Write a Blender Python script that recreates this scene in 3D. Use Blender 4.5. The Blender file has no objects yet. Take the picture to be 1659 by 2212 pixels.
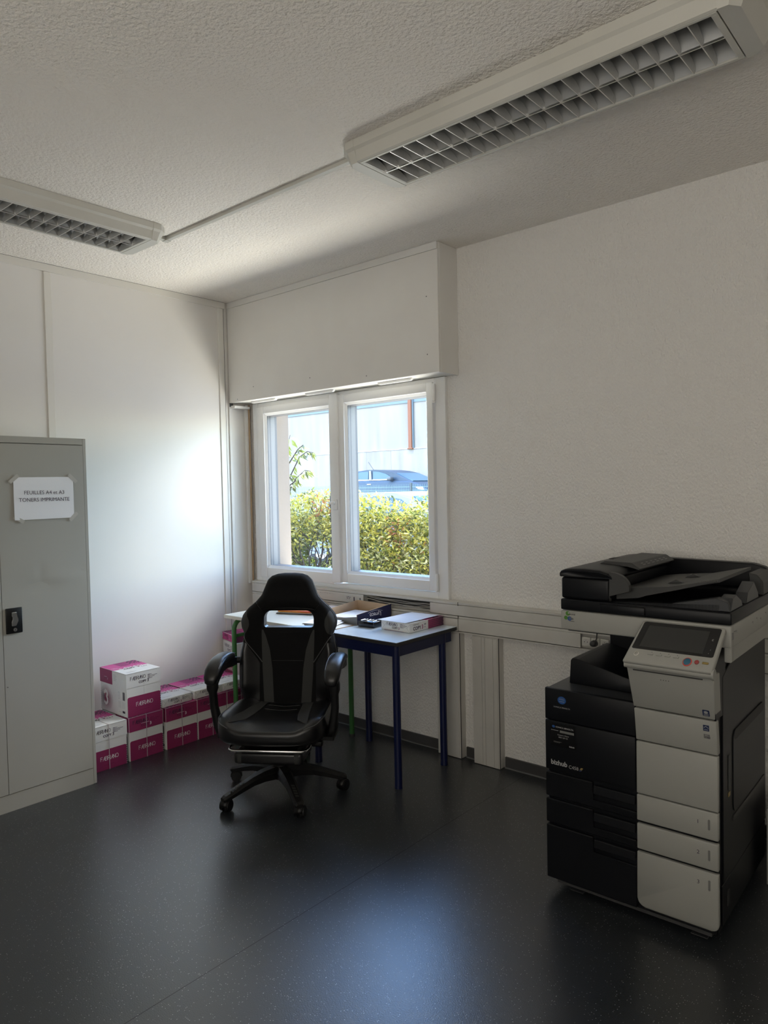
import bpy, bmesh, math, random
from mathutils import Matrix, Vector
random.seed(7)
SC = bpy.context.scene
COL = SC.collection
PI = math.pi
H = 2.908            # ceiling height

# ---------------------------------------------------------------- materials
def mat(name, col, rough=.5, metal=0., spec=.5, bump=None, var=None, coat=0., emit=None, sheen=0.):
    m = bpy.data.materials.new(name); m.use_nodes = True
    nt = m.node_tree; b = nt.nodes['Principled BSDF']
    b.inputs['Base Color'].default_value = (*col, 1); b.inputs['Roughness'].default_value = rough
    b.inputs['Metallic'].default_value = metal; b.inputs['Specular IOR Level'].default_value = spec
    b.inputs['Coat Weight'].default_value = coat
    if emit:
        b.inputs['Emission Color'].default_value = (*emit[0], 1); b.inputs['Emission Strength'].default_value = emit[1]
    tc = nt.nodes.new('ShaderNodeTexCoord')
    def noise(scale, detail, stretch=None):
        n = nt.nodes.new('ShaderNodeTexNoise'); n.inputs['Scale'].default_value = scale; n.inputs['Detail'].default_value = detail
        if stretch:
            mp = nt.nodes.new('ShaderNodeMapping'); mp.inputs['Scale'].default_value = stretch
            nt.links.new(tc.outputs['Object'], mp.inputs['Vector']); nt.links.new(mp.outputs['Vector'], n.inputs['Vector'])
        else: nt.links.new(tc.outputs['Object'], n.inputs['Vector'])
        return n
    if bump:
        n = noise(bump[0], bump[2] if len(bump) > 2 else 3, bump[3] if len(bump) > 3 else None)
        bp = nt.nodes.new('ShaderNodeBump'); bp.inputs['Strength'].default_value = bump[1]; bp.inputs['Distance'].default_value = bump[4] if len(bump) > 4 else .004
        nt.links.new(n.outputs['Fac'], bp.inputs['Height']); nt.links.new(bp.outputs['Normal'], b.inputs['Normal'])
    if var:   # (scale, second colour, stretch)
        n = noise(var[0], 4, var[2] if len(var) > 2 else None)
        r = nt.nodes.new('ShaderNodeValToRGB'); r.color_ramp.elements[0].position = .35; r.color_ramp.elements[1].position = .65
        r.color_ramp.elements[0].color = (*col, 1); r.color_ramp.elements[1].color = (*var[1], 1)
        nt.links.new(n.outputs['Fac'], r.inputs['Fac']); nt.links.new(r.outputs['Color'], b.inputs['Base Color'])
    return m

M = {}
def dm(k, *a, **kw): M[k] = mat(k, *a, **kw)
dm('plaster', (.80,.785,.75), .8, bump=(120,.9,2,(1,1,.6),.010))
dm('ceiling_plaster', (.86,.82,.76), .85, bump=(80,.9,3,(1,1,1),.012))
dm('partition', (.76,.74,.705), .45, bump=(220,.05), var=(1.3,(.735,.715,.68)))
dm('partition_trim', (.72,.70,.65), .5)
dm('white_trim', (.74,.73,.70), .45, var=(2.5,(.69,.68,.65)))
dm('board_paint', (.75,.735,.70), .6, bump=(60,.08), var=(3,(.72,.70,.665)))
dm('pvc', (.80,.80,.79), .3, coat=.2)
dm('pvc_old', (.60,.585,.545), .45, var=(5,(.54,.525,.485)))
dm('pvc_gap', (.05,.05,.05), .8)
dm('spacer', (.14,.14,.145), .5)
dm('gasket', (.06,.06,.07), .5)
dm('plinth', (.055,.054,.054), .5)
dm('weld', (.16,.16,.16), .5)
dm('steel_grey', (.39,.385,.35), .42, bump=(35,.03), var=(2,(.375,.37,.335)))
dm('steel_dark', (.16,.16,.155), .5)
dm('black_plastic', (.006,.006,.0065), .42, spec=.35, bump=(900,.06))
dm('black_gloss', (.006,.006,.007), .12)
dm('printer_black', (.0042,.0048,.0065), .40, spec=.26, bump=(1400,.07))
dm('printer_black_lit', (.034,.036,.039), .38, bump=(1400,.07))  # light on the top strip put into a paler black; feet, humps share it
dm('printer_grey', (.035,.0355,.0345), .5, bump=(1400,.07))
dm('printer_white', (.315,.315,.29), .5, bump=(1400,.04))
dm('screen', (.030,.031,.030), .2)
dm('screen_edge', (.010,.010,.011), .2)
dm('silver', (.55,.55,.55), .3, 1)
dm('chrome', (.8,.8,.8), .12, 1)
dm('leather', (.007,.007,.008), .31, bump=(260,.12))
dm('mesh_fabric', (.004,.004,.0045), .85, spec=.2, bump=(700,.3))
dm('grey_fabric', (.042,.043,.042), .8, spec=.2, bump=(600,.2))
dm('piping', (.085,.085,.085), .5)
dm('thread', (.35,.42,.55), .6)
dm('navy', (.002,.006,.045), .38, bump=(300,.03))
dm('green_paint', (.045,.17,.045), .38)
dm('laminate_cream', (.70,.70,.62), .3, var=(3,(.68,.68,.60)))
dm('laminate_grey', (.74,.86,.97), .22, coat=.5, var=(4,(.71,.83,.95)))
dm('table_edge', (.02,.02,.022), .5)
dm('edge_cream', (.66,.63,.55), .4)
dm('paper', (.82,.83,.86), .7)
dm('paper_warm', (.72,.64,.60), .7)
dm('paper_sheets', (.62,.62,.62), .8, var=(6,(.5,.5,.5),(1,1,60)))
dm('orange_paper', (.85,.22,.04), .6)
dm('yellow_paper', (.85,.62,.08), .6)
dm('red_paper', (.65,.05,.06), .6)
dm('kraft', (.50,.36,.235), .8, var=(8,(.46,.33,.21)))
dm('tray_navy', (.010,.012,.055), .5)
dm('carton_white', (.72,.715,.69), .55)
dm('magenta', (.27,.026,.10), .5)
dm('magenta_light', (.55,.06,.26), .45)
dm('ink_dark', (.035,.02,.045), .5)
dm('ink_magenta', (.16,.008,.06), .5)
dm('ink_white', (.80,.78,.78), .5)
dm('ink_grey', (.35,.35,.35), .6)
dm('strap', (.50,.45,.47), .35)
dm('tape', (.50,.49,.45), .25)
dm('label_grey', (.15,.15,.145), .4)
dm('alu', (.60,.60,.585), .30, 1)
dm('alu_mirror', (.50,.50,.49), .25, .45)
dm('fixture_white', (.58,.57,.525), .45, var=(3,(.54,.53,.48)))
dm('tube_white', (.75,.75,.72), .3)
dm('logo_blue', (.012,.07,.26), .3, coat=.5)
dm('logo_green', (.07,.20,.03), .5)
dm('badge_blue', (.012,.024,.075), .5)
dm('btn_blue', (.025,.12,.20), .35)
dm('btn_glow', (.40,.06,.05), .4, emit=((1,.12,.06), .05))
dm('btn_red', (.30,.05,.05), .4)
dm('btn_yellow', (.26,.19,.06), .4)
dm('cable_grey', (.33,.32,.29), .5)
dm('cable_dark', (.05,.05,.05), .5)
dm('socket_white', (.62,.61,.56), .35)
# outside
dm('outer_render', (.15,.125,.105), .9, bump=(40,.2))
dm('paving', (.50,.48,.45), .9, bump=(30,.3), var=(2,(.42,.40,.38)))
dm('asphalt', (.20,.20,.205), .9, bump=(60,.3))
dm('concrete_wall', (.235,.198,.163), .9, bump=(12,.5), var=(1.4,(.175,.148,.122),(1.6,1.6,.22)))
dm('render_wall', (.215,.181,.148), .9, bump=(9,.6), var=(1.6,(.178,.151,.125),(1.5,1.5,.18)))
dm('band_blue', (.085,.11,.12), .6)
dm('rust', (.15,.045,.015), .7)
dm('car_dark', (.028,.042,.062), .4, spec=.25)
dm('car_silver', (.18,.19,.21), .35, spec=.3)
dm('car_glass', (.05,.095,.12), .3, spec=.25)
dm('rubber', (.012,.012,.012), .8)
dm('fence_green', (.10,.15,.12), .5)
dm('post_grey', (.05,.055,.05), .6)
dm('bark', (.06,.045,.035), .9, bump=(40,.5))
def leaf_mat(name, col):
    m = mat(name, col, .38, spec=.5); nt = m.node_tree; b = nt.nodes['Principled BSDF']
    t = nt.nodes.new('ShaderNodeBsdfTranslucent'); t.inputs['Color'].default_value = (min(1, col[0]*1.6), min(1, col[1]*1.5), col[2]*.8, 1)
    mx = nt.nodes.new('ShaderNodeMixShader'); mx.inputs['Fac'].default_value = .35
    nt.links.new(b.outputs[0], mx.inputs[1]); nt.links.new(t.outputs[0], mx.inputs[2]); nt.links.new(mx.outputs[0], nt.nodes['Material Output'].inputs['Surface'])
    M[name] = m
leaf_mat('leaf_green', (.23,.25,.06)); leaf_mat('leaf_yellow', (.53,.47,.10)); leaf_mat('leaf_dark', (.10,.115,.045)); leaf_mat('leaf_rust', (.42,.18,.08)); leaf_mat('leaf_pale', (.53,.50,.26))

def glass_mat():
    m = bpy.data.materials.new('window_glass'); m.use_nodes = True; nt = m.node_tree; nt.nodes.clear()
    o = nt.nodes.new('ShaderNodeOutputMaterial'); t = nt.nodes.new('ShaderNodeBsdfTransparent'); g = nt.nodes.new('ShaderNodeBsdfGlossy')
    lw = nt.nodes.new('ShaderNodeLayerWeight'); lw.inputs['Blend'].default_value = .5; pw = nt.nodes.new('ShaderNodeMath'); pw.operation = 'POWER'; pw.inputs[1].default_value = 5; nt.links.new(lw.outputs['Facing'], pw.inputs[0]); f = nt.nodes.new('ShaderNodeMath'); f.operation = 'MULTIPLY_ADD'; f.inputs[1].default_value = .6; f.inputs[2].default_value = .03; nt.links.new(pw.outputs[0], f.inputs[0]); mx = nt.nodes.new('ShaderNodeMixShader')
    g.inputs['Roughness'].default_value = .02; t.inputs['Color'].default_value = (.95,.97,.96,1)
    nt.links.new(f.outputs[0], mx.inputs['Fac']); nt.links.new(t.outputs[0], mx.inputs[1]); nt.links.new(g.outputs[0], mx.inputs[2]); nt.links.new(mx.outputs[0], o.inputs['Surface'])
    M['window_glass'] = m
glass_mat()

def floor_mat():
    m = mat('vinyl_floor', (.02,.023,.025), .3, spec=1.0); nt = m.node_tree; b = nt.nodes['Principled BSDF']; N = nt.nodes.new; L = nt.links.new
    tc = N('ShaderNodeTexCoord')
    # white flecks
    v = N('ShaderNodeTexVoronoi'); v.inputs['Scale'].default_value = 150; L(tc.outputs['Object'], v.inputs['Vector'])
    wn = N('ShaderNodeMath'); wn.operation = 'LESS_THAN'; wn.inputs[1].default_value = .20; L(v.outputs['Distance'], wn.inputs[0])
    sp = N('ShaderNodeSeparateColor'); L(v.outputs['Color'], sp.inputs[0])
    th = N('ShaderNodeMath'); th.operation = 'LESS_THAN'; th.inputs[1].default_value = .22; L(sp.outputs[0], th.inputs[0])
    mu = N('ShaderNodeMath'); mu.operation = 'MULTIPLY'; L(wn.outputs[0], mu.inputs[0]); L(th.outputs[0], mu.inputs[1])
    n = N('ShaderNodeTexNoise'); n.inputs['Scale'].default_value = 3; n.inputs['Detail'].default_value = 6; L(tc.outputs['Object'], n.inputs['Vector'])
    r = N('ShaderNodeValToRGB'); r.color_ramp.elements[0].position = .35; r.color_ramp.elements[1].position = .7
    r.color_ramp.elements[0].color = (.015,.018,.021,1); r.color_ramp.elements[1].color = (.018,.021,.024,1); L(n.outputs['Fac'], r.inputs['Fac'])
    # weld seam between two sheets, along y at x = 2.29
    sx = N('ShaderNodeSeparateXYZ'); L(tc.outputs['Object'], sx.inputs[0])
    d = N('ShaderNodeMath'); d.operation = 'SUBTRACT'; d.inputs[1].default_value = 2.29; L(sx.outputs[0], d.inputs[0])
    ab = N('ShaderNodeMath'); ab.operation = 'ABSOLUTE'; L(d.outputs[0], ab.inputs[0])
    ls = N('ShaderNodeMath'); ls.operation = 'LESS_THAN'; ls.inputs[1].default_value = .0015; L(ab.outputs[0], ls.inputs[0])
    m1 = N('ShaderNodeMixRGB'); m1.inputs['Color2'].default_value = (.42,.42,.42,1); L(mu.outputs[0], m1.inputs['Fac']); L(r.outputs['Color'], m1.inputs['Color1'])
    m2 = N('ShaderNodeMixRGB'); m2.inputs['Color2'].default_value = (.008,.008,.008,1); L(ls.outputs[0], m2.inputs['Fac']); L(m1.outputs['Color'], m2.inputs['Color1'])
    L(m2.outputs['Color'], b.inputs['Base Color'])
    iv = N('ShaderNodeMath'); iv.operation = 'MULTIPLY_ADD'; iv.inputs[1].default_value = -.6; iv.inputs[2].default_value = 1; L(ls.outputs[0], iv.inputs[0]); L(iv.outputs[0], b.inputs['Specular IOR Level'])
    b.inputs['Roughness'].default_value = .29; b.inputs['IOR'].default_value = 1.62
    n3 = N('ShaderNodeTexNoise'); n3.inputs['Scale'].default_value = 240; L(tc.outputs['Object'], n3.inputs['Vector'])
    bp = N('ShaderNodeBump'); bp.inputs['Strength'].default_value = .22; bp.inputs['Distance'].default_value = .002
    L(n3.outputs['Fac'], bp.inputs['Height']); L(bp.outputs['Normal'], b.inputs['Normal'])
    M['vinyl_floor'] = m
floor_mat()

# ---------------------------------------------------------------- mesh builder
_tc = {}
def text_mesh(body, size, align, bold):
    k = (body, size, align, bold)
    if k not in _tc:
        c = bpy.data.curves.new('t', 'FONT'); c.body = body; c.size = size; c.align_x = align; c.align_y = 'CENTER'; c.offset = bold; c.resolution_u = 3
        o = bpy.data.objects.new('t', c); COL.objects.link(o); bpy.context.view_layer.update()
        me = bpy.data.meshes.new_from_object(o.evaluated_get(bpy.context.evaluated_depsgraph_get()))
        _tc[k] = ([tuple(v.co) for v in me.vertices], [tuple(p.vertices) for p in me.polygons])
        bpy.data.objects.remove(o); bpy.data.curves.remove(c); bpy.data.meshes.remove(me)
    return _tc[k]

def frame(o, u, v):
    """local (x, y, z) -> o + x*u + y*v + z*(u x v)"""
    u = Vector(u).normalized(); v = Vector(v).normalized(); w = u.cross(v)
    return Matrix(((u.x, v.x, w.x, o[0]), (u.y, v.y, w.y, o[1]), (u.z, v.z, w.z, o[2]), (0, 0, 0, 1)))

GLY = {'F': [[(0,0),(0,1),(.55,1)], [(0,.55),(.45,.55)]], 'A': [[(0,0),(.52,1),(.52,0)], [(.25,.42),(.52,.42)]],
       'B': [[(0,0),(0,1),(.42,1),(.54,.85),(.42,.56),(0,.56)], [(.42,.56),(.58,.3),(.46,0),(0,0)]],
       'R': [[(0,0),(0,1),(.45,1),(.56,.8),(.42,.52),(0,.52)], [(.22,.52),(.58,0)]], 'I': [[(0,0),(0,1)]],
       'N': [[(0,0),(0,1),(.55,0),(.55,1)]],
       'O': [[(.38+.38*math.cos(a*PI/8), .5+.5*math.sin(a*PI/8)) for a in range(17)]]}
ADV = {'F': .66, 'A': .64, 'B': .70, 'R': .72, 'I': .16, 'N': .70, 'O': .80}

class MB:
    def __init__(s): s.v = []; s.f = []; s.mi = []; s.mats = []; s.sm = []; s.X = Matrix()
    def m(s, k):
        if k not in s.mats: s.mats.append(k)
        return s.mats.index(k)
    def add(s, vs, fs, k, smooth=False, X=None):
        X = s.X @ X if X is not None else s.X
        b = len(s.v); s.v += [tuple(X @ Vector(p)) for p in vs]; i = s.m(k)
        for f in fs: s.f.append(tuple(b + q for q in f)); s.mi.append(i); s.sm.append(smooth)
        return s
    def box(s, x0, y0, z0, x1, y1, z1, k, bev=0, seg=1, X=None):
        x0, x1 = min(x0, x1), max(x0, x1); y0, y1 = min(y0, y1), max(y0, y1); z0, z1 = min(z0, z1), max(z0, z1)
        vs = [(x0,y0,z0),(x1,y0,z0),(x1,y1,z0),(x0,y1,z0),(x0,y0,z1),(x1,y0,z1),(x1,y1,z1),(x0,y1,z1)]
        fs = [(0,3,2,1),(4,5,6,7),(0,1,5,4),(1,2,6,5),(2,3,7,6),(3,0,4,7)]
        return s.solid(vs, fs, k, bev, seg, X)
    def solid(s, vs, fs, k, bev=0, seg=1, X=None):
        if bev:
            bm = bmesh.new(); bv = [bm.verts.new(p) for p in vs]
            for f in fs: bm.faces.new([bv[i] for i in f])
            bmesh.ops.bevel(bm, geom=bm.edges[:], offset=bev, segments=seg, profile=.5, affect='EDGES', clamp_overlap=True)
            bm.verts.index_update(); vs = [tuple(v.co) for v in bm.verts]; fs = [tuple(v.index for v in f.verts) for f in bm.faces]; bm.free()
        return s.add(vs, fs, k, seg > 1, X)
    def prism(s, poly, o, u, v, h, k, bev=0, seg=1, smooth=False):
        """polygon in the (u, v) plane at o, extruded h along u x v"""
        n = len(poly); F = frame(o, u, v)
        a = sum(poly[i][0]*poly[(i+1) % n][1] - poly[(i+1) % n][0]*poly[i][1] for i in range(n))
        if a < 0: poly = poly[::-1]
        vs = [tuple(F @ Vector((p[0], p[1], 0))) for p in poly] + [tuple(F @ Vector((p[0], p[1], h))) for p in poly]
        fs = [tuple(range(n-1, -1, -1)), tuple(range(n, 2*n))] + [(i, (i+1) % n, n+(i+1) % n, n+i) for i in range(n)]
        if h < 0: fs = [f[::-1] for f in fs]
        if bev: return s.solid(vs, fs, k, bev, seg)
        return s.add(vs, fs, k, smooth)
    def cyl(s, p0, p1, r0, k, r1=None, seg=16, smooth=True):
        r1 = r0 if r1 is None else r1; p0 = Vector(p0); p1 = Vector(p1); d = (p1-p0).normalized()
        a = d.orthogonal().normalized(); b = d.cross(a)
        vs = []
        for p, r in ((p0, r0), (p1, r1)):
            for i in range(seg): t = 2*PI*i/seg; vs.append(tuple(p + (a*math.cos(t) + b*math.sin(t))*r))
        s.add(vs, [(i, (i+1) % seg, seg+(i+1) % seg, seg+i) for i in range(seg)], k, smooth)
        s.add(vs, [tuple(range(seg-1, -1, -1)), tuple(range(seg, 2*seg))], k)
        return s
    def tube(s, path, r, k, seg=8, closed=False, cap=True, flat=None):
        P = [Vector(p) for p in path]; n = len(P); R = r if isinstance(r, (list, tuple)) else [r]*n
        vs = []; up = None
        for i, p in enumerate(P):
            t = (P[(i+1) % n] - P[i-1]) if closed else (P[min(i+1, n-1)] - P[max(i-1, 0)])
            t.normalize()
            if up is None: up = t.orthogonal().normalized()
            up = (up - t*up.dot(t)).normalized(); b = t.cross(up)
            for j in range(seg): a = 2*PI*j/seg; vs.append(tuple(p + (up*math.cos(a) + b*math.sin(a))*R[i]))
        fs = []
        for i in range(n if closed else n-1):
            for j in range(seg):
                a, b = i*seg+j, i*seg+(j+1) % seg; c = ((i+1) % n)*seg
                fs.append((a, b, c+(j+1) % seg, c+j))
        s.add(vs, fs, k, True)
        if not closed and cap: s.add(vs, [tuple(range(seg-1, -1, -1)), tuple(range((n-1)*seg, n*seg))], k)
        return s
    def loft(s, rings, k, cap=True, smooth=True, closed=True):
        n = len(rings[0]); vs = [p for r in rings for p in r]; fs = []
        for i in range(len(rings)-1):
            for j in range(n if closed else n-1):
                fs.append((i*n+j, i*n+(j+1) % n, (i+1)*n+(j+1) % n, (i+1)*n+j))
        if cap: fs += [tuple(range(n-1, -1, -1)), tuple(range((len(rings)-1)*n, len(rings)*n))]
        return s.add(vs, fs, k, smooth)
    def grid(s, fn, nu, nv, k, smooth=True, skip=None):
        vs = [fn(i/nu, j/nv) for j in range(nv+1) for i in range(nu+1)]; w = nu+1
        return s.add(vs, [(j*w+i, j*w+i+1, (j+1)*w+i+1, (j+1)*w+i) for j in range(nv) for i in range(nu) if not (skip and skip(i, j))], k, smooth)
    def quad(s, a, b, c, d, k): return s.add([a, b, c, d], [(0,1,2,3)], k)
    def rect(s, x0, y0, x1, y1, k, F, z=0.): return s.add([(x0,y0,z),(x1,y0,z),(x1,y1,z),(x0,y1,z)], [(0,1,2,3)], k, X=F)
    def poly(s, pts, k, F, z=0.):
        a = sum(pts[i][0]*pts[(i+1) % len(pts)][1] - pts[(i+1) % len(pts)][0]*pts[i][1] for i in range(len(pts)))
        if a < 0: pts = pts[::-1]
        return s.add([(p[0], p[1], z) for p in pts], [tuple(range(len(pts)))], k, X=F)
    def disc(s, x, y, r, k, F, z=0., seg=16, ry=None):
        return s.poly([(x+r*math.cos(2*PI*i/seg), y+(ry or r)*math.sin(2*PI*i/seg)) for i in range(seg)], k, F, z)
    def text(s, body, size, x, y, k, F, z=0., align='LEFT', bold=0.):
        vs, fs = text_mesh(body, size, align, bold)
        return s.add([(p[0]+x, p[1]+y, z) for p in vs], fs, k, X=F)
    def stroke(s, pts, w, k, F, z=0.):
        for a, b in zip(pts, pts[1:]):
            dx, dy = b[0]-a[0], b[1]-a[1]; l = math.hypot(dx, dy) or 1; nx, ny = -dy/l*w/2, dx/l*w/2; ex, ey = dx/l*w/2, dy/l*w/2
            s.add([(a[0]+nx-ex,a[1]+ny-ey,z),(a[0]-nx-ex,a[1]-ny-ey,z),(b[0]-nx+ex,b[1]-ny+ey,z),(b[0]+nx+ex,b[1]+ny+ey,z)], [(0,1,2,3)], k, X=F)
        return s
    def wordmark(s, word, h, x, y, w, k, F, z=0.):
        for ch in word:
            for st in GLY[ch]: s.stroke([(x+p[0]*h, y+p[1]*h) for p in st], w, k, F, z)
            x += ADV[ch]*h
        return s
    def build(s, name, parent=None, label=None, sharp=None):
        me = bpy.data.meshes.new(name); me.from_pydata(s.v, [], s.f)
        for k in s.mats: me.materials.append(M[k])
        me.polygons.foreach_set('material_index', s.mi); me.polygons.foreach_set('use_smooth', s.sm); me.update()
        if sharp is not None and any(s.sm):
            try: me.set_sharp_from_angle(angle=math.radians(sharp))
            except Exception: pass
        o = bpy.data.objects.new(name, me); COL.objects.link(o)
        if parent: o.parent = parent
        if label: o['label'] = label
        return o

def empty(name, loc, rz=0., label=None, cat=None, group=None):
    o = bpy.data.objects.new(name, None); COL.objects.link(o); o.empty_display_size = .1
    o.location = loc; o.rotation_euler = (0, 0, rz); return tag(o, label, cat, group)
def tag(o, label=None, cat=None, group=None, kind=None):
    if label: o['label'] = label
    if cat: o['category'] = cat
    if group: o['group'] = group
    if kind: o['kind'] = kind
    return o
def struct(mb, name): return tag(mb.build(name), kind='structure')
def arc(cx, cy, r, a0, a1, n): return [(cx+r*math.cos(math.radians(a0+(a1-a0)*i/n)), cy+r*math.sin(math.radians(a0+(a1-a0)*i/n))) for i in range(n+1)]
def rrect(x0, y0, x1, y1, r, n=5):
    return arc(x1-r, y1-r, r, 0, 90, n) + arc(x0+r, y1-r, r, 90, 180, n) + arc(x0+r, y0+r, r, 180, 270, n) + arc(x1-r, y0+r, r, 270, 360, n)
def sstep(a, b, x): t = max(0, min(1, (x-a)/(b-a))); return t*t*(3-2*t)
X0, X1, Y0 = 0., 6.2, -5.3     # room extents
# ---------------------------------------------------------------- the room
struct(MB().box(-.1, Y0-.1, -.1, X1+.1, .25, 0, 'vinyl_floor'), 'floor')
struct(MB().box(-.1, Y0-.1, H, X1+.1, .25, H+.12, 'ceiling_plaster'), 'ceiling')
WX0, WX1, WZ0, WZ1 = .118, 1.765, .935, 2.185      # opening in the window wall
w = MB()
for a in ((WX1, 0, 0, X1+.1, .25, H), (-.1, 0, 0, WX0, .25, H), (WX0, 0, 0, WX1, .25, WZ0), (WX0, 0, WZ1, WX1, .25, H)): w.box(*a, 'plaster')
# outer face and reveals in beige render
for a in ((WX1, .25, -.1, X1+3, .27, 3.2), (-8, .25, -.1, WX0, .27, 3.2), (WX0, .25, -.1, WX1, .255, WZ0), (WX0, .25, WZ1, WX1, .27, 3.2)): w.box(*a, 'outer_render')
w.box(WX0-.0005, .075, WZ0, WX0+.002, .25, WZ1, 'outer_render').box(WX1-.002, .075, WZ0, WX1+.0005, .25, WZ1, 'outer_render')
struct(w, 'wall_back')
struct(MB().box(-.1, Y0, 0, 0, -.215, H, 'partition').box(-.1, -.215, 0, -.004, 0, H, 'partition'), 'wall_left')
struct(MB().box(-.1, Y0-.1, 0, X1+.1, Y0, H, 'plaster'), 'wall_front')
struct(MB().box(X1, Y0, 0, X1+.1, 0, H, 'plaster'), 'wall_right')
# partition trims
struct(MB().box(0, Y0, H-.045, .009, -.21, H-.002, 'partition_trim').box(0, Y0, H-.0025, .0085, -.215, H, 'pvc_gap'), 'trim_1')
struct(MB().box(0, -1.490, 0, .009, -1.447, H-.046, 'partition_trim', .002), 'trim_2')
struct(MB().box(-.004, -.268, 0, .008, -.222, H-.046, 'partition_trim', .002).box(-.004, -.2215, 0, .0035, -.217, H-.046, 'pvc_gap'), 'trim_3')
struct(MB().box(-.004, -.190, .62, .006, -.165, 2.19, 'white_trim', .002).box(-.004, -.055, .88, .020, -.030, 2.19, 'white_trim', .003).box(-.002, -.030, .88, .03, -.024, 2.19, 'kraft'), 'trim_4')
# baseboards
def skirting(x0, x1):
    return MB().box(x0, -.012, .006, x1, 0, .062, 'plinth', .002).box(x0, -.016, 0, x1, 0, .0065, 'weld')
struct(skirting(.0, 1.72), 'baseboard_back'); struct(skirting(1.895, 1.97), 'baseboard_back_2'); struct(skirting(2.152, X1), 'baseboard_back_3')
struct(MB().box(0, Y0, .006, .012, -.03, .062, 'plinth', .002).box(0, Y0, 0, .016, -.03, .0065, 'weld'), 'baseboard_left')

# ---------------------------------------------------------------- window
win = empty('window_1', (0, 0, 0)); tag(win, kind='structure')
FX0, FX1, FZ0, FZ1 = .062, 1.798, .893, 2.197
def ring(mb, x0, z0, x1, z1, t, y0, y1, k, bev=.003, tl=None, tb=None, tr=None):
    tl = tl or t; tb = tb or t; tr = tr or t
    mb.box(x0, y0, z0, x0+tl, y1, z1, k, bev); mb.box(x1-tr, y0, z0, x1, y1, z1, k, bev)
    mb.box(x0+tl, y0, z0, x1-tr, y1, z0+tb, k, bev); mb.box(x0+tl, y0, z1-t, x1-tr, y1, z1, k, bev)
f = MB(); ring(f, FX0, FZ0, FX1, FZ1, .072, -.022, .075, 'pvc', tl=.06, tr=.075, tb=.05)
f.box(FX1-.012, -.026, FZ0+.001, FX1+.0012, -.0005, FZ1-.001, 'pvc', .002)
f.build('window_frame', win)
f = MB()      # left sash
def sash(x0, z0, x1, z1, gx0, gz0, gx1, gz1, y0):
    f = MB()
    f.box(x0, y0, z0, gx0-.016, .05, z1, 'pvc', .004, 2).box(gx1+.016, y0, z0, x1, .05, z1, 'pvc', .004, 2)
    f.box(gx0-.016, y0, z0, gx1+.016, .05, gz0-.016, 'pvc', .004, 2).box(gx0-.016, y0, gz1+.016, gx1+.016, .05, z1, 'pvc', .004, 2)
    # sloped glazing bead with a fine dark groove, then grey seal
    o = [(gx0-.016, gz0-.016), (gx1+.016, gz0-.016), (gx1+.016, gz1+.016), (gx0-.016, gz1+.016)]
    i = [(gx0, gz0), (gx1, gz0), (gx1, gz1), (gx0, gz1)]
    for a in range(4):
        b = (a+1) % 4
        f.quad((o[a][0], y0+.006, o[a][1]), (o[b][0], y0+.006, o[b][1]), (i[b][0], y0+.022, i[b][1]), (i[a][0], y0+.022, i[a][1]), 'pvc')
        for d0, d1, kk in ((.022,.030,'gasket'), (.030,.044,'spacer'), (.044,.052,'gasket'), (.052,.092,'spacer'), (.092,.111,'gasket')):
            f.quad((i[a][0], y0+d0, i[a][1]), (i[b][0], y0+d0, i[b][1]), (i[b][0], y0+d1, i[b][1]), (i[a][0], y0+d1, i[a][1]), kk)
    return f
s1 = sash(.118, .935, .878, 2.166, .211, 1.022, .876-.016, 2.098, -.036).build('left_sash', win)
s2 = sash(.947, .950, 1.714, 2.173, 1.012, 1.026, 1.653, 2.102, -.036).build('right_sash', win)
MB().box(.205, .004, 1.016, .866, .008, 2.104, 'window_glass').build('glass_pane', s1)
MB().box(1.006, .004, 1.020, 1.659, .008, 2.108, 'window_glass').build('glass_pane', s2)
MB().box(.874, -.052, .946, .950, -.020, 2.182, 'pvc', .006, 2).build('mullion_cover', win)
MB().box(.905, -.062, 1.425, .940, -.052, 1.495, 'pvc', .003).box(.880, -.078, 1.462, .930, -.062, 1.480, 'pvc', .004, 2).build('window_handle', win)
for z in (2.06, .955):
    MB().cyl((1.728, -.040, z), (1.728, -.040, z+.10), .009, 'pvc').cyl((1.728, -.040, z-.012), (1.728, -.040, z-.002), .010, 'pvc').box(1.715, -.040, z+.01, 1.728, -.022, z+.09, 'pvc').build('hinge', win)

# ---------------------------------------------------------------- shutter box above the window
sb = empty('shutter_box', (0, 0, 0), 0, 'white boxed-in roller shutter casing above the window, up to the ceiling', 'shutter box')
MB().box(.004, -.187, 2.195, 1.879, -.170, 2.866, 'board_paint', .002).build('front_panel', sb)
MB().box(.004, -.189, 2.867, 1.875, -.170, H-.001, 'white_trim', .001).build('ceiling_strip', sb)
MB().box(1.862, -.1695, 2.195, 1.879, -.001, H-.001, 'board_paint', .002).build('end_panel', sb)
MB().box(.004, -.1695, 2.199, 1.8615, -.001, 2.214, 'partition_trim').build('underside', sb)
for x in (.16, .72, 1.36):
    MB().prism([(0, 0), (.27, 0), (.255, -.014), (.012, -.014)], (x, -.115, 2.1985), (1,0,0), (0,0,1), -.018, 'pvc').build('air_vent', sb)
MB().box(.008, -.182, 2.158, .060, -.045, 2.176, 'white_trim', .002).box(.004, -.186, 2.17, .016, -.162, 2.194, 'cable_dark').build('end_bracket', sb)
F = frame((0, -.1875, 0), (1,0,0), (0,0,1))
for x, z in ((.28, 2.285), (.85, 2.28), (1.80, 2.30), (1.80, 2.62), (.10, 2.215), (1.34, 2.235)): MB().disc(x, z, .004, 'steel_dark', F, .0003, 8).build('screw_head', sb)

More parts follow.
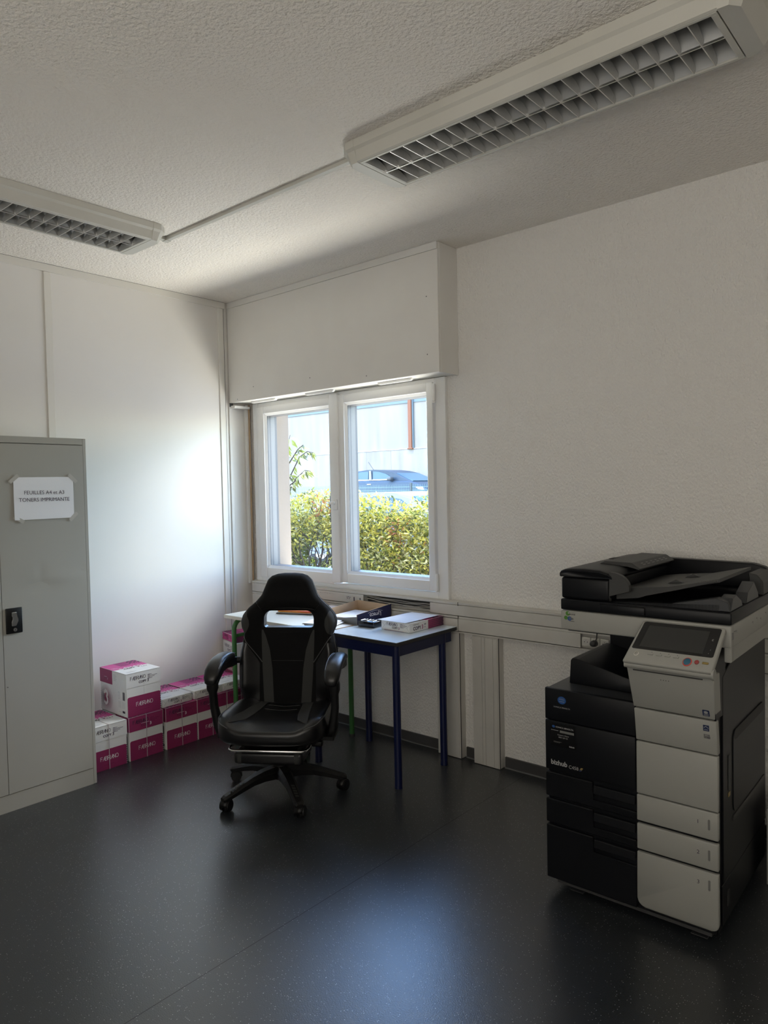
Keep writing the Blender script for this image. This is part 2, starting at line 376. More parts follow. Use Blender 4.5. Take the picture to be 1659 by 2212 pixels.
# ---------------------------------------------------------------- cable trunking along the window wall
tk = empty('cable_trunking', (0, 0, 0), 0, 'off-white wall cable trunking running under the window, its cover partly open', 'trunking')
TE = 3.9
m = MB()
m.box(.05, -.022, .730, TE, -.001, .898, 'pvc_old')                             # back plate
m.box(.05, -.060, .890, TE, -.022, .898, 'pvc_old').box(.05, -.060, .730, TE, -.022, .737, 'pvc_old').box(.05, -.056, .812, TE, -.022, .824, 'pvc_old')
m.box(1.164, -.024, .838, 1.684, -.0215, .890, 'pvc_gap')
m.build('trunk_body', tk)
m = MB().prism([(-.012, .898), (-.062, .892), (-.062, .903), (-.012, .908)], (.05, 0, 0), (0,1,0), (0,0,1), TE-.05, 'pvc_old').build('top_ledge', tk)
def cover(x0, x1, z0, z1, y=-.062): return MB().box(x0, y, z0, x1, -.058, z1, 'pvc_old', .0015).build('cover', tk)
cover(.05, 1.160, .828, .888); cover(1.688, TE, .828, .888)
cover(.05, 1.885, .738, .810); cover(1.888, 2.632, .741, .812); cover(2.785, TE, .741, .812)
MB().box(.05, -.0605, .813, TE, -.055, .823, 'pvc_old', .001).box(.05, -.0605, .731, TE, -.055, .7365, 'pvc_old', .001).build('rib', tk)
m = MB()
for x in (1.888,): m.box(x-.0015, -.0635, .884, x+.0015, -.061, .905, 'pvc_gap').box(x-.0015, -.0635, .812, x+.0015, -.061, .83, 'pvc_gap')
m.box(1.70, -.0632, .8105, 1.888, -.0618, .8125, 'pvc_gap').box(1.83, -.0632, .7360, 1.888, -.0618, .7385, 'pvc_gap')
m.build('joint_line', tk)
F = frame((0, -.0622, 0), (1,0,0), (0,0,1)); m = MB()
m.rect(1.008, .846, 1.052, .869, 'ink_grey', F, .0004).rect(1.0095, .8475, 1.0505, .8675, 'pvc_old', F, .0007)
for a, b in ((1.014, .861), (1.026, .863), (1.038, .860), (1.016, .853), (1.032, .852)): m.rect(a, b, a+.009, b+.004, 'ink_dark', F, .001)
m.build('printed_label', tk); m = MB(); m.rect(1.075, .840, 1.084, .868, 'ink_dark', F, .0007); m.build('port_strip', tk); m = MB(); m.rect(1.128, .839, 1.135, .866, 'ink_dark', F, .0007)
m.build('port_strip', tk); m = MB()
for i in range(9): m.rect(.70+i*.022, .872+.0015*(i % 3), .70+i*.022+.009+.004*(i % 2), .8745+.0015*(i % 2), 'ink_grey', F, .0007)
m.build('printed_label', tk)

# loose cables in the open part
LC = ['uppermost pale cable in the open trunking, bowing down to the right', 'pale cable under the uppermost one in the open trunking',
      'dark cable across the middle of the open trunking', 'pale cable sagging along the lower half of the open trunking',
      'dark cable low in the open trunking', 'lowest pale cable in the open trunking, on its bottom edge']
for i, (z0, z1, sag, r, k, y) in enumerate(((.884,.872,.004,.0032,'cable_grey',-.050), (.879,.862,.006,.0032,'cable_grey',-.046), (.872,.878,-.004,.003,'cable_dark',-.040), (.868,.852,.010,.0034,'cable_grey',-.051), (.862,.848,.004,.003,'cable_dark',-.038), (.848,.842,-.004,.0032,'cable_grey',-.048))):
    p = [(1.168+.512*t/14, y+.004*math.sin(t*.9+i), z0+(z1-z0)*t/14-sag*math.sin(PI*t/14)+.002*math.sin(t*1.1+i*2)) for t in range(15)]
    tag(MB().tube(p, r, k, 6).build('loose_cable'), LC[i], 'cable', 'cables in the open trunking')

# sockets (French) and plug
def socket(x, label):
    s = empty('power_socket', (x, -.063, .776), 0, label, 'socket', 'wall sockets in the trunking')
    m = MB(); m.box(-.0225, -.004, -.0225, .0225, .004, .0225, 'socket_white', .002)
    m.build('face_plate', s)
    m = MB(); n = 20
    ri = [[(r*math.cos(2*PI*j/n), y, r*math.sin(2*PI*j/n)) for j in range(n)] for r, y in ((.0195,-.0042),(.019,-.0055),(.0175,-.0055),(.0172,-.0038))]
    m.loft(ri, 'socket_white', cap=False).disc(0, 0, .0175, 'pvc_old', frame((0,-.0046,0),(1,0,0),(0,0,1)), 0, 20)
    F = frame((0, -.0047, 0), (1,0,0), (0,0,1)); m.disc(-.0075, 0, .0026, 'cable_dark', F, .0003, 8).disc(.0075, 0, .0026, 'cable_dark', F, .0003, 8)
    m.cyl((0, -.004, .009), (0, -.011, .009), .0022, 'silver', seg=8)
    m.build('socket_cup', s); return s
socket(2.664, 'empty white power socket left of the black plug in the trunking')
socket(2.712, 'white power socket covered by the black plug in the trunking')
socket(2.760, 'white power socket right of the black plug, half hidden by the printer')
p = empty('power_plug', (2.712, -.072, .776), 0, 'black power plug in the trunking with a black cord going up', 'plug')
MB().loft([[(r*math.cos(2*PI*j/14), y, .9*r*math.sin(2*PI*j/14)) for j in range(14)] for r, y in ((.017, 0), (.018,-.010), (.015,-.026), (.009,-.034))], 'cable_dark').build('plug_body', p)
MB().tube([(.010, -.022, .006), (.022, -.026, .03), (.024, -.02, .08), (.022, -.006, .14), (.022, -.004, .24), (.03, -.004, .33)], .0032, 'cable_dark', 6).build('cord', p)

# vertical trunkings
def vtrunk(name, x0, x1, label, ridge):
    t = empty(name, (x0, -.001, 0), 0, label, 'trunking'); w = x1-x0
    MB().box(0, -.050, .001, w, 0, .7285, 'pvc_old', .003).build('channel', t)
    m = MB()
    for a, b in ridge: m.box(a, -.0535, .003, b, -.0502, .722, 'pvc_old', .001)
    m.build('cover_strip', t)
    MB().box(w-.0015, -.0512, .003, w+.0006, -.046, .725, 'pvc_gap').build('side_joint', t)
vtrunk('vertical_trunking', 1.722, 1.888, 'off-white vertical trunking behind the right leg of the blue table', ((.004,.07),(.075,.155)))
vtrunk('vertical_trunking', 1.974, 2.146, 'off-white vertical trunking with a wide ridge, right of the blue table', ((.004,.062),(.064,.082),(.084,.136),(.138,.164)))

# ---------------------------------------------------------------- ceiling conduit and lights
c = empty('ceiling_conduit', (0, 0, H), 0, 'thin white cable duct on the ceiling joining the two lights', 'conduit')
MB().box(.868, -1.236, -.016, 2.262, -1.212, -.0005, 'fixture_white', .001).build('long_run', c)
MB().box(.858, -1.318, -.016, .884, -1.2365, -.0005, 'fixture_white', .001).build('short_run', c)
MB().box(.854, -1.2405, -.0185, .890, -1.208, -.0162, 'fixture_white', .001).build('elbow', c)

def ceiling_light(loc, rz, label, n=20):
    """length along local x (0..1.42), width along y; local z = 0 at ceiling"""
    t = empty('ceiling_light', loc, rz, label, 'ceiling light', 'louvred ceiling lights')
    L0, L1, W = .075, 1.385, .142        # louvre ends, half width
    zb = -.083
    prof = [(-W-.027, -.001), (-W-.027, -.030), (-W-.018, -.040), (-W-.010, zb+.004), (-W-.002, zb), (-W-.002, -.006), (W+.002, -.006), (W+.002, zb), (W+.010, zb+.004), (W+.018, -.040), (W+.027, -.030), (W+.027, -.001)]
    m = MB(); m.prism(prof, (L0-.004, 0, 0), (0,1,0), (0,0,1), L1-L0+.008, 'fixture_white'); m.build('housing', t)
    for a, s in ((L0-.004, -1), (L1+.004, 1)):
        y1, y2 = W+.027, W-.03
        def ringat(z, e, yy): return [(a, -yy-.03+.028, z), (a+s*e*.55, -yy-.03+.030, z), (a+s*e, -yy+.03, z), (a+s*e, yy-.03, z), (a+s*e*.55, yy+.03-.030, z), (a, yy+.03-.028, z)]
        rg = [ringat(-.001, .080, y1), ringat(-.030, .080, y1), ringat(-.040, .074, y1-.008), ringat(zb, .052, y1-.020)]
        m = MB(); m.loft(rg if s > 0 else [r[::-1] for r in rg], 'fixture_white', smooth=False); m.build('end_cap', t)
    # louvre frame
    m = MB(); ring2 = ((L0, -W, L1, -W+.012), (L0, W-.012, L1, W), (L0, -W+.012, L0+.016, W-.012), (L1-.016, -W+.012, L1, W-.012))
    for a in ring2: m.box(a[0], a[1], zb-.001, a[2], a[3], zb+.012, 'fixture_white', .001)
    m.build('louvre_frame', t)
    # mirror reflector troughs: two rows, each with parabolic sides
    m = MB()
    for c0 in (-(W-.012)/2, (W-.012)/2):
        hw = (W-.012)/2
        def fn(u, v, c0=c0, hw=hw):
            q = -1+2*v; d = abs(q); z = -.012-(.066)*(d**2.6)
            return (L0+.014+u*(L1-L0-.028), c0+q*hw*.985*(.62+.38*d**1.2), z)
        m.grid(fn, 1, 18, 'alu_mirror')
    m.build('reflector', t)
    # cross blades and centre rib
    m = MB(); m.box(L0+.012, -.0022, zb+.001, L1-.012, .0022, zb+.016, 'alu', 0)
    st = (L1-L0-.032)/n
    for i in range(n+1):
        x = L0+.016+st*i
        for c0 in (-(W-.012)/2, (W-.012)/2):
            hw = (W-.012)/2-.002; k = 8; vs = []
            for side in (-1, 1):
                for j in range(k+1):
                    q = -1+2*j/k; z1 = -.050+.030*(1-q*q)*0 - .020*abs(q)**1.6
                    vs += [(x+side*.0016, c0+q*hw, zb+.001), (x+side*.0075, c0+q*hw, z1)]
            fs = []
            for sd in range(2):
                o = sd*(k+1)*2
                for j in range(k):
                    q = (o+2*j, o+2*j+1, o+2*j+3, o+2*j+2); fs.append(q if sd else q[::-1])
            o = (k+1)*2
            for j in range(k): fs += [(2*j, 2*j+2, o+2*j+2, o+2*j), (2*j+1, o+2*j+1, o+2*j+3, 2*j+3)]
            m.add(vs, fs, 'alu_mirror')
            m.rect(x-.0016, c0-hw, x+.0016, c0+hw, 'alu', Matrix(), zb+.0006)
    m.build('louvre', t)
    for c0 in (-(W-.012)/2, (W-.012)/2):
        m = MB(); m.cyl((L0+.02, c0, -.028), (L1-.02, c0, -.028), .013, 'tube_white', seg=12)
        for x in (L0+.012, L1-.012): m.cyl((x-.008, c0, -.028), (x+.008, c0, -.028), .0136, 'silver', seg=12)
        m.build('fluorescent_tube', t)
    return t
ceiling_light((2.262, -1.165, H), 0, 'long louvred fluorescent light near the right wall, crossing the upper right of the ceiling')
ceiling_light((.858, -1.325, H), -PI/2, 'louvred fluorescent light over the grey cabinet, at the left edge of the ceiling')
# ---------------------------------------------------------------- grey cabinet with paper sign
cb = empty('metal_cabinet', (.06, -1.533, 0), 0, 'tall grey steel two-door cabinet against the left wall', 'cabinet')
CW, CD, CH = .93, .47, 1.857      # width runs along -y, front at local x = CD
m = MB()
m.box(0, -.018, 0, CD-.002, 0, CH, 'steel_grey', .002).box(0, -CW, 0, CD-.002, -CW+.018, CH, 'steel_grey', .002)
m.box(0, -CW+.018, CH-.034, CD-.002, -.018, CH, 'steel_grey', .002).box(0, -CW+.018, 0, .012, -.018, CH-.034, 'steel_grey')
m.box(.012, -CW+.018, 0, CD-.003, -.018, .086, 'steel_grey').box(CD-.035, -CW+.018, .086, CD-.025, -.018, CH-.034, 'pvc_gap')
m.build('carcass', cb)
def door(y0, y1, right):
    # front sheet as a fine grid so that the dents are real
    m = MB(); nu, nv = 26, 90; z0, z1 = .089, CH-.037
    def dent(y, z):
        d = 0
        if right:
            d -= .0035*math.exp(-((y+.262)/.012)**2-((z-1.165)/.05)**2) + .004*math.exp(-((y+.27)/.07)**2-((z-1.10)/.02)**2)
            d += .003*math.exp(-((y+.15)/.10)**2-((z-1.13)/.03)**2) - .003*math.exp(-((y+.03)/.03)**2-((z-1.17)/.015)**2)
            d += .002*math.exp(-((y+.25)/.2)**2-((z-1.2)/.1)**2)
        return d
    def fn(u, v): y = y0+(y1-y0)*u; z = z0+(z1-z0)*v; e = min(u, 1-u)*40; return (CD+dent(y, z)*min(1, e), y, z)
    m.grid(fn, nu, nv, 'steel_grey')
    m.box(CD-.022, y0, z0, CD-.0006, y1, z1, 'steel_grey')
    return m.build('door', cb)
d1 = door(-.452, -.0195, True); d2 = door(-CW+.0195, -.4545, False)
m = MB().box(CD+.001, -.440, .882, CD+.009, -.362, 1.008, 'black_plastic', .003, 2); m.build('lock_plate', d1)
F = frame((CD+.0095, -.401, .96), (0,1,0), (0,0,1))
m = MB(); m.prism([(-.013,.032),(.010,.032),(.010,.008),(.016,.0),(.016,-.014),(.006,-.036),(-.014,-.036),(-.014,-.014),(-.006,-.004),(-.006,.008),(-.013,.012)], (CD+.0092, -.401, .955), (0,1,0), (0,0,1), .008, 'silver', .002); m.build('lock_lever', d1)
MB().cyl((CD+.009, -.399, .900), (CD+.0125, -.399, .900), .0085, 'silver').box(CD+.0124, -.4002, .895, CD+.0130, -.3978, .905, 'pvc_gap').build('keyhole', d1)
MB().cyl((CD+.001, -.441, .62), (CD+.004, -.441, .62), .003, 'steel_dark', seg=8).build('rivet', d1)

sg = empty('paper_sign', (.5345, -1.763, 1.5465), 0, 'white A4 paper sign taped to the cabinet door, reading FEUILLES A4 et A3 TONERS IMPRIMANTE', 'sign')
m = MB()
def pf(u, v):
    y = -.151+.302*u; z = -.106+.213*v; b = .0012+.0025*max(0, 1-u*7)*max(0, 1-v*6) + .0015*math.sin(u*5+1)*math.sin(v*4)**2*.4+.0012*math.sin(v*9+u*3)*.5
    return (max(.0004, b)+.0006, y-.004*(1-v)*0+.003*v*(1-2*u)*0, z+.002*(u-.5))
m.grid(pf, 30, 22, 'paper'); m.build('sheet', sg)
F = frame((.0036, 0, 0), (0,1,0), (0,0,1))
m = MB(); m.text('FEUILLES A4 et A3', .0262, 0, .028, 'ink_dark', F, 0, 'CENTER'); m.text('TONERS IMPRIMANTE', .0262, 0, -.008, 'ink_dark', F, 0, 'CENTER'); m.build('lettering', sg)
for y, z, a in ((-.148, .098, 40), (.148, .1, -45), (-.13, -.104, -30), (.147, -.10, 45)):
    c, s_ = math.cos(math.radians(a)), math.sin(math.radians(a)); F = frame((.0030, y, z), (0, c, s_), (0, -s_, c)); MB().rect(-.028, -.009, .028, .009, 'tape', F).build('tape', sg)

# ---------------------------------------------------------------- cartons of copy paper
# a carton: local x = depth (printed end at +x), y = width, z up
BW, BD, BH, LH = .225, .305, .254, .084
def copy3(m, F, x, y, h, dark, num):
    m.text('COPY', h, x, y, dark, F, .0006, 'LEFT', h*.03); m.text('3', h*1.15, x+h*2.95, y, num, F, .0006, 'LEFT', h*.03)
def small_lines(m, F, x, y, k, s=1.):
    for i, (a, b) in enumerate(((.0, .026), (.0, .062), (.0, .045), (.0, .03))):
        m.rect(x, y-i*.0075*s, x+b*s, y-i*.0075*s+.0022*s, k, F, .0005)
        m.rect(x, y-i*.0075*s, x+.014*s, y-i*.0075*s+.0032*s, k, F, .0006)
def carton_body():
    m = MB(); m.box(.002, -BW/2+.002, 0, BD-.002, BW/2-.002, BH-.004, 'carton_white', .0015)
    for sx, ang in ((1, 0), (-1, PI)):     # both printed ends
        F = frame((BD-.0016 if sx > 0 else .0016, 0, 0), (0, sx, 0), (0, 0, 1))
        m.poly([(-BW/2+.006, .001), (BW/2-.006, .001), (BW/2-.006, .106)] + arc(BW/2-.016, .106, .010, 0, 90, 4) + arc(-BW/2+.016, .106, .010, 90, 180, 4), 'magenta', F, .0004)
        m.wordmark('FABRIANO', .0215, -.052, .056, .0022, 'ink_white', F, .0008)
        m.rect(-.03, .028, .03, .0295, 'ink_magenta', F, .0007)
        for i in range(9): m.rect(BW/2-.0065, .006+i*.0125, BW/2-.002, .012+i*.0125, 'ink_dark', F, .0004)
        m.rect(-.0006, .117, .0006, BH-LH, 'ink_grey', F, .0004)
    for sy in (1, -1):                     # long sides with the dotted figure
        F = frame((BD/2, (BW/2-.0016)*sy, 0), (-sy, 0, 0), (0, 0, 1))
        cx, cy = -.085 if sy < 0 else .085, .080
        three = [(cx-.022, .112), (cx-.008, .122), (cx+.008, .118), (cx+.012, .104), (cx+.002, .090), (cx+.013, .076), (cx+.012, .055), (cx-.004, .044), (cx-.022, .052)]
        for i in range(32):
            for j in range(39):
                x = cx-.080+i*.0052+(j % 2)*.0026; y = cy-.078+j*.0041
                r = math.hypot(x-cx, y-cy)
                if r > .079 or abs(x) > BD/2-.006: continue
                near = min(math.hypot(x-(a[0]+(b[0]-a[0])*t/4), y-(a[1]+(b[1]-a[1])*t/4)) for a, b in zip(three, three[1:]) for t in range(5))
                if near < .0085: continue
                rad = .0027*(1.10-r/.098)
                m.disc(x, y, rad, 'ink_dark' if (x-cx)*(-1 if sy < 0 else -1) > .022 else 'magenta', F, .0005, 6)
        x0 = .055 if sy < 0 else -.12
        m.rect(x0+.05, .095, x0+.075, .145, 'ink_grey', F, .0004)
        for i in range(7): m.rect(x0+.0515+i*.0034, .098, x0+.0532+i*.0034, .142, 'ink_dark', F, .0007)
        for i in range(5):
            m.rect(x0, .05+i*.008, x0+.03, .0512+i*.008, 'ink_grey', F, .0005); m.rect(x0+.04, .05+i*.008, x0+.075, .0512+i*.008, 'ink_grey', F, .0005)
        m.rect(x0+.045, .02, x0+.073, .033, 'ink_dark', F, .0005); m.rect(x0+.005, .022, x0+.035, .0235, 'ink_grey', F, .0005); m.rect(x0, .10, x0+.015, .14, 'ink_grey', F, .0004); m.rect(x0+.0015, .1015, x0+.0135, .1385, 'carton_white', F, .0006)
    return m
def top_print(m, F, dx, dy, dotcol='ink_dark'):
    """print for a lid or ream top: F local x across (0..dx), y from near edge (0) to far edge (dy)"""
    m.rect(.001, dy*.47, dx-.001, dy-.001, 'magenta_light', F, .0003)
    for i in range(15):
        for j in range(9):
            x = dx*(.38+i*.042); y = dy*(.66+j*.038)
            if y > dy*.985 or x > dx*.98: continue
            if i > 6 and j < 3 and (i+j) % 3: continue
            if i < 7 : m.poly([(x, y), (x+.004, y+.001), (x+.001, y+dy*.03), (x-.003, y+dy*.028)], dotcol, F, .0007)
            elif (i*j) % 3 != 1: m.poly([(x, y), (x+.009, y), (x+.009, y+.008), (x, y+.008)], dotcol, F, .0007)
    m.wordmark('FABRIANO', dx*.125, dx*.20, dy*.44, .0035, 'ink_white', F, .0009)
    m.text('COPY', dx*.12, dx*.25, dy*.40, 'ink_dark', F, .0009, 'LEFT', .0008); m.text('3', dx*.15, dx*.64, dy*.415, 'magenta', F, .0009, 'LEFT', .0012)
    m.text('Office', .016, dx*.06, dy*.62, 'ink_white', F, .0008); m.rect(dx*.06, dy*.55, dx*.2, dy*.558, 'ink_white', F, .0008)
    m.rect(dx*.10, dy*.13, dx*.42, dy*.137, 'ink_grey', F, .0006); m.rect(dx*.10, dy*.10, dx*.36, dy*.107, 'ink_grey', F, .0006)
    for i in range(3): m.rect(dx*(.72+.07*i), dy*.36, dx*(.76+.07*i), dy*.385, 'ink_magenta', F, .0006)
    m.rect(dx*.72, dy*.32, dx*.84, dy*.33, 'ink_grey', F, .0006); m.rect(dx*.8, dy*.06, dx*.93, dy*.067, 'ink_grey', F, .0006)
def carton_lid():
    """white end at +x, magenta end at x = 0 (turn it round for the other look)"""
    m = MB(); z0, z1 = BH-LH, BH
    m.box(0, -BW/2, z0, BD, -BW/2+.0018, z1, 'carton_white').box(0, BW/2-.0018, z0, BD, BW/2, z1, 'carton_white')
    m.box(0, -BW/2+.0018, z0, .0018, BW/2-.0018, z1, 'magenta').box(BD-.0018, -BW/2+.0018, z0, BD, BW/2-.0018, z1, 'carton_white')
    m.box(0, -BW/2, z1-.0018, BD, BW/2, z1+.0008, 'carton_white')
    # magenta half wrapped over the long sides
    for sy in (1, -1):
        F = frame((0, (BW/2)*sy, 0), (-sy, 0, 0), (0, 0, 1)); q = (lambda x: x) if sy < 0 else (lambda x: -x)
        xs = sorted((q(.0005), q(BD*.48))); m.rect(xs[0], z0+.0005, xs[1], z1, 'magenta', F, .0004)
        m.text('COPY', .012, (xs[0]+xs[1])/2-.02, z0+.03, 'ink_dark', F, .0008); m.text('3', .016, (xs[0]+xs[1])/2+.014, z0+.028, 'ink_white', F, .0008)
        m.rect((xs[0]+xs[1])/2-.02, z0+.038, (xs[0]+xs[1])/2+.012, z0+.0395, 'ink_white', F, .0008)
        xs = sorted((q(BD*.52), q(BD*.80)))
        for i in range(5): m.rect(xs[0], z0+.03+i*.008, xs[0]+.03+.008*(i % 2), z0+.0318+i*.008, 'ink_grey', F, .0006)
    F = frame((BD, 0, z0), (0,1,0), (0,0,1))
    m.wordmark('FABRIANO', .0195, -.086, .043, .0019, 'ink_dark', F, .0008); copy3(m, F, -.034, .024, .019, 'ink_dark', 'ink_dark'); small_lines(m, F, .026, .056, 'ink_dark')
    m.rect(-.0006, .004, .0006, .030, 'ink_grey', F, .0006)
    F = frame((0, 0, z0), (0,-1,0), (0,0,1))
    m.wordmark('FABRIANO', .020, -.085, .042, .0024, 'ink_dark', F, .0008); m.text('COPY', .019, -.034, .024, 'ink_dark', F, .0008); m.text('3', .024, .022, .025, 'ink_white', F, .001, 'LEFT', .0006); small_lines(m, F, .026, .056, 'ink_magenta'); m.rect(-.034, .037, .018, .0385, 'ink_white', F, .001)
    top_print(m, frame((BD, -BW/2, BH+.0008), (0,1,0), (-1,0,0)), BW, BD)
    return m
def carton_strap():
    m = MB(); t = .0018
    m.box(BD+.0012, -t, -.0000, BD+.0022, t, BH+.0014, 'strap').box(.0, -t, BH+.0012, BD+.0022, t, BH+.0024, 'strap')
    m.box(-.0022, -t, 0, -.0012, t, BH+.0014, 'strap')
    return m
bodyM, lidM, strapM = carton_body(), carton_lid(), carton_strap()
_first = {}
def part(key, mb, name, parent):
    if key not in _first: o = _first[key] = mb.build(name, parent)
    else: o = _first[key].copy(); COL.objects.link(o); o.parent = parent
    return o
def carton(x, y, z, turned, strap, label, rz=0., group=None):
    t = empty('paper_carton', (x, y, z), rz, label, 'box', group)
    part('body', bodyM, 'carton_body', t)
    l = part('lid', lidM, 'lid', t)
    if turned: l.location = (BD, 0, 0); l.rotation_euler = (0, 0, PI)
    else: l.location = (0, 0, 0); l.rotation_euler = (0, 0, 0)
    if strap: part('strap', strapM, 'strap', t)
    return t
G = 'cartons of copy paper along the left wall'
bx = .395-BD
carton(bx+.004, -1.391, 0, False, True, 'paper carton with a white lid on the floor right beside the grey cabinet', 0, G)
carton(bx, -1.152, 0, True, True, 'strapped magenta-lidded paper carton underneath the raised carton', 0, G)
carton(bx+.004, -.912, 0, True, True, 'strapped magenta-lidded paper carton just right of the two-high stack', 0, G)
carton(bx+.002, -.685, 0, True, True, 'strapped magenta-lidded paper carton, second right of the two-high stack', 0, G)
carton(bx, -.453, 0, True, True, 'strapped magenta-lidded paper carton behind the green table leg and the chair arm', 0, G)
carton(bx-.004, -1.157, BH+.004, False, False, 'raised white-lidded paper carton on top of the row, next to the cabinet', 0, G)
carton(bx-.02, -.215, 0, True, False, 'lower carton of the corner stack, on the floor behind the green table', 0, G)
carton(.210, -.047, BH+.0025, False, False, 'upper carton of the corner stack, turned askew behind the green table leg', math.radians(-105), G)

# ---------------------------------------------------------------- reams
RW, RL, RH = .210, .297, .052
def ream_mesh():
    """local x = length (printed short end at +x), y = width; magenta half at -x"""
    m = MB(); m.box(0, -RW/2, 0, RL, RW/2, RH, 'carton_white', .0025, 2)
    F = frame((RL, 0, 0), (0,1,0), (0,0,1))
    m.wordmark('FABRIANO', .0155, -.062, .028, .0018, 'ink_dark', F, .0006); m.text('COPY', .0150, -.024, .017, 'ink_dark', F, .0007, 'LEFT', .0004); m.text('3', .018, .021, .0165, 'magenta', F, .0007, 'LEFT', .0004)
    small_lines(m, F, .034, .040, 'ink_dark', .8)
    for s in (-1, 1):
        for a, b in (((RW/2-.001, .001), (RW/2-.048, RH-.004)), ((RW/2-.001, .001), (RW/2-.001, RH-.003)), ((RW/2-.003, RH-.006), (RW/2-.022, RH*.5))): m.stroke([(s*a[0], a[1]), (s*b[0], b[1])], .0012, 'ink_grey', F, .0005)
    m.rect(-.08, .0015, .06, .0030, 'magenta', F, .0005)
    F = frame((0, 0, 0), (0,-1,0), (0,0,1)); m.rect(-RW/2+.002, .002, RW/2-.002, RH-.002, 'magenta_light', F, .0004)
    m.wordmark('FABRIANO', .0155, -.075, .027, .0020, 'ink_dark', F, .0008); m.text('COPY', .0150, -.03, .016, 'ink_dark', F, .0009, 'LEFT', .0004); m.text('3', .018, .016, .0155, 'ink_white', F, .0009, 'LEFT', .0004); small_lines(m, F, .034, .040, 'ink_magenta', .8)
    for sy in (1, -1):
        F = frame((0, (RW/2)*sy, 0), (-sy,0,0), (0,0,1)); q = (lambda x: x) if sy < 0 else (lambda x: -x)
        xs = sorted((q(.001), q(RL*.47))); m.rect(xs[0], .001, xs[1], RH-.001, 'magenta', F, .0004)
        for i in range(13):
            for j in range(5):
                x = q(.005+i*.0105+(j % 2)*.0052); m.disc(x, .006+j*.0100, .0056*(1-i/17), 'ink_dark', F, .0008, 8)
        xs = sorted((q(RL*.53), q(RL*.93)))
        m.text('COPY', .026, xs[0]+.004, .019, 'ink_dark', F, .0006, 'LEFT', .0008); m.text('3', .031, xs[0]+.078, .020, 'magenta', F, .0006, 'LEFT', .0008); m.text('FABRIANO', .011, xs[0]+.004, .040, 'ink_dark', F, .0006)
        m.text('A4', .015, xs[0]+.100, .032, 'ink_dark', F, .0006, 'LEFT', .0004); m.text('80', .012, xs[0]+.102, .017, 'ink_magenta', F, .0006)
    top_print(m, frame((RL, -RW/2, RH), (0,1,0), (-1,0,0)), RW, RL)
    return m
reamM = ream_mesh()
GR = 'wrapped reams lying on the cartons'
def ream(x, y, z, rz, label, group=GR):
    o = part('ream', reamM, 'paper_ream', None); o.location = (x, y, z); o.rotation_euler = (0, 0, rz)
    return tag(o, label, 'paper ream', group)
ream(.387-RL, -.932, BH+.004, 0, 'wrapped paper ream on the cartons, touching the raised carton')
ream(.389-RL, -.708, BH+.004, .01, 'wrapped paper ream on the cartons, the middle of the three lying in a row')
ream(.385-RL, -.487, BH+.004, -.01, 'wrapped paper ream on the cartons, seen under the chair arm by the green leg')
ream(.195, -.052, 2*BH+.006, math.radians(-105)+PI, 'wrapped ream on top of the corner stack, magenta end forward').location = (.195-.297*.259, -.052-.297*.966, 2*BH+.006)

# ---------------------------------------------------------------- green table
gt = empty('school_table', (.41, -.585, 0), 0, 'small school table with cream top and green tube legs, in the window corner', 'table')
TW, TD, TZ = .755, .475, .765
MB().box(0, 0, TZ-.022, TW, TD, TZ, 'laminate_cream', .002).build('tabletop', gt)
MB().box(-.0008, -.0008, TZ-.020, TW+.0008, .0, TZ-.003, 'edge_cream').box(-.0008, 0, TZ-.020, 0, TD, TZ-.003, 'edge_cream').build('edge_band', gt)
def bent(x, flip):
    y0, y1 = .045, TD-.045; r = .07; zt = TZ-.022-.0155
    p = [(x, y0, .004), (x, y0, .35), (x, y0, zt-r)] + [(x, y0+r-r*math.cos(math.radians(a)), zt-r+r*math.sin(math.radians(a))) for a in range(15, 91, 15)]
    q = [(x, y1-r+r*math.sin(math.radians(a)), zt-r+r*math.cos(math.radians(a))) for a in range(0, 91, 15)] + [(x, y1, .35), (x, y1, .004)]
    return p, q
for x in (.042, TW-.042):
    p, q = bent(x, 0); mid = (p[-1][1]+q[0][1])/2; zt = p[-1][2]
    MB().tube(p+[(x, mid, zt)], .0155, 'green_paint', 12).build('leg', gt); MB().tube([(x, mid, zt)]+q, .0155, 'green_paint', 12).build('leg', gt)
    MB().tube([(x, .045, zt-.105), (x, TD-.045, zt-.105)], .0125, 'green_paint', 10).build('side_brace', gt)
    for y in (.045, TD-.045): MB().cyl((x, y, 0), (x, y, .018), .0175, 'cable_dark', seg=12).build('foot_cap', gt)
MB().tube([(.042, TD-.09, TZ-.045), (TW-.042, TD-.09, TZ-.045)], .0125, 'green_paint', 10).build('cross_rail', gt)

# ---------------------------------------------------------------- blue table
bt = empty('work_table', (1.225, -.615, 0), 0, 'small table with pale grey top, dark edge and navy blue legs, right of the chair', 'table')
TW2, TD2, TZ2 = .668, .532, .770
MB().box(0, 0, TZ2-.0205, TW2, TD2, TZ2-.0012, 'table_edge', .002).box(.0015, .0015, TZ2-.0015, TW2-.0015, TD2-.0015, TZ2, 'laminate_grey').build('tabletop', bt)
z0, z1 = TZ2-.0805, TZ2-.021; m = MB(); a, b = .018, .030
m.box(.03, a, z0, TW2-.03, a+.025, z1, 'navy', .002).box(.03, TD2-a-.025, z0, TW2-.03, TD2-a, z1, 'navy', .002).box(a, .03, z0, a+.025, TD2-.03, z1, 'navy', .002).box(TW2-a-.025, .03, z0, TW2-a, TD2-.03, z1, 'navy', .002); m.build('apron', bt)
for x, y in ((.036, .036), (TW2-.036, .036), (TW2-.036, TD2-.094), (.036, TD2-.062)):
    m = MB().cyl((x, y, .004), (x, y, TZ2-.021), .020, 'navy', seg=20); l = m.build('leg', bt)
    MB().cyl((x, y, 0), (x, y, .010), .0208, 'navy', seg=20).build('foot_cap', l)

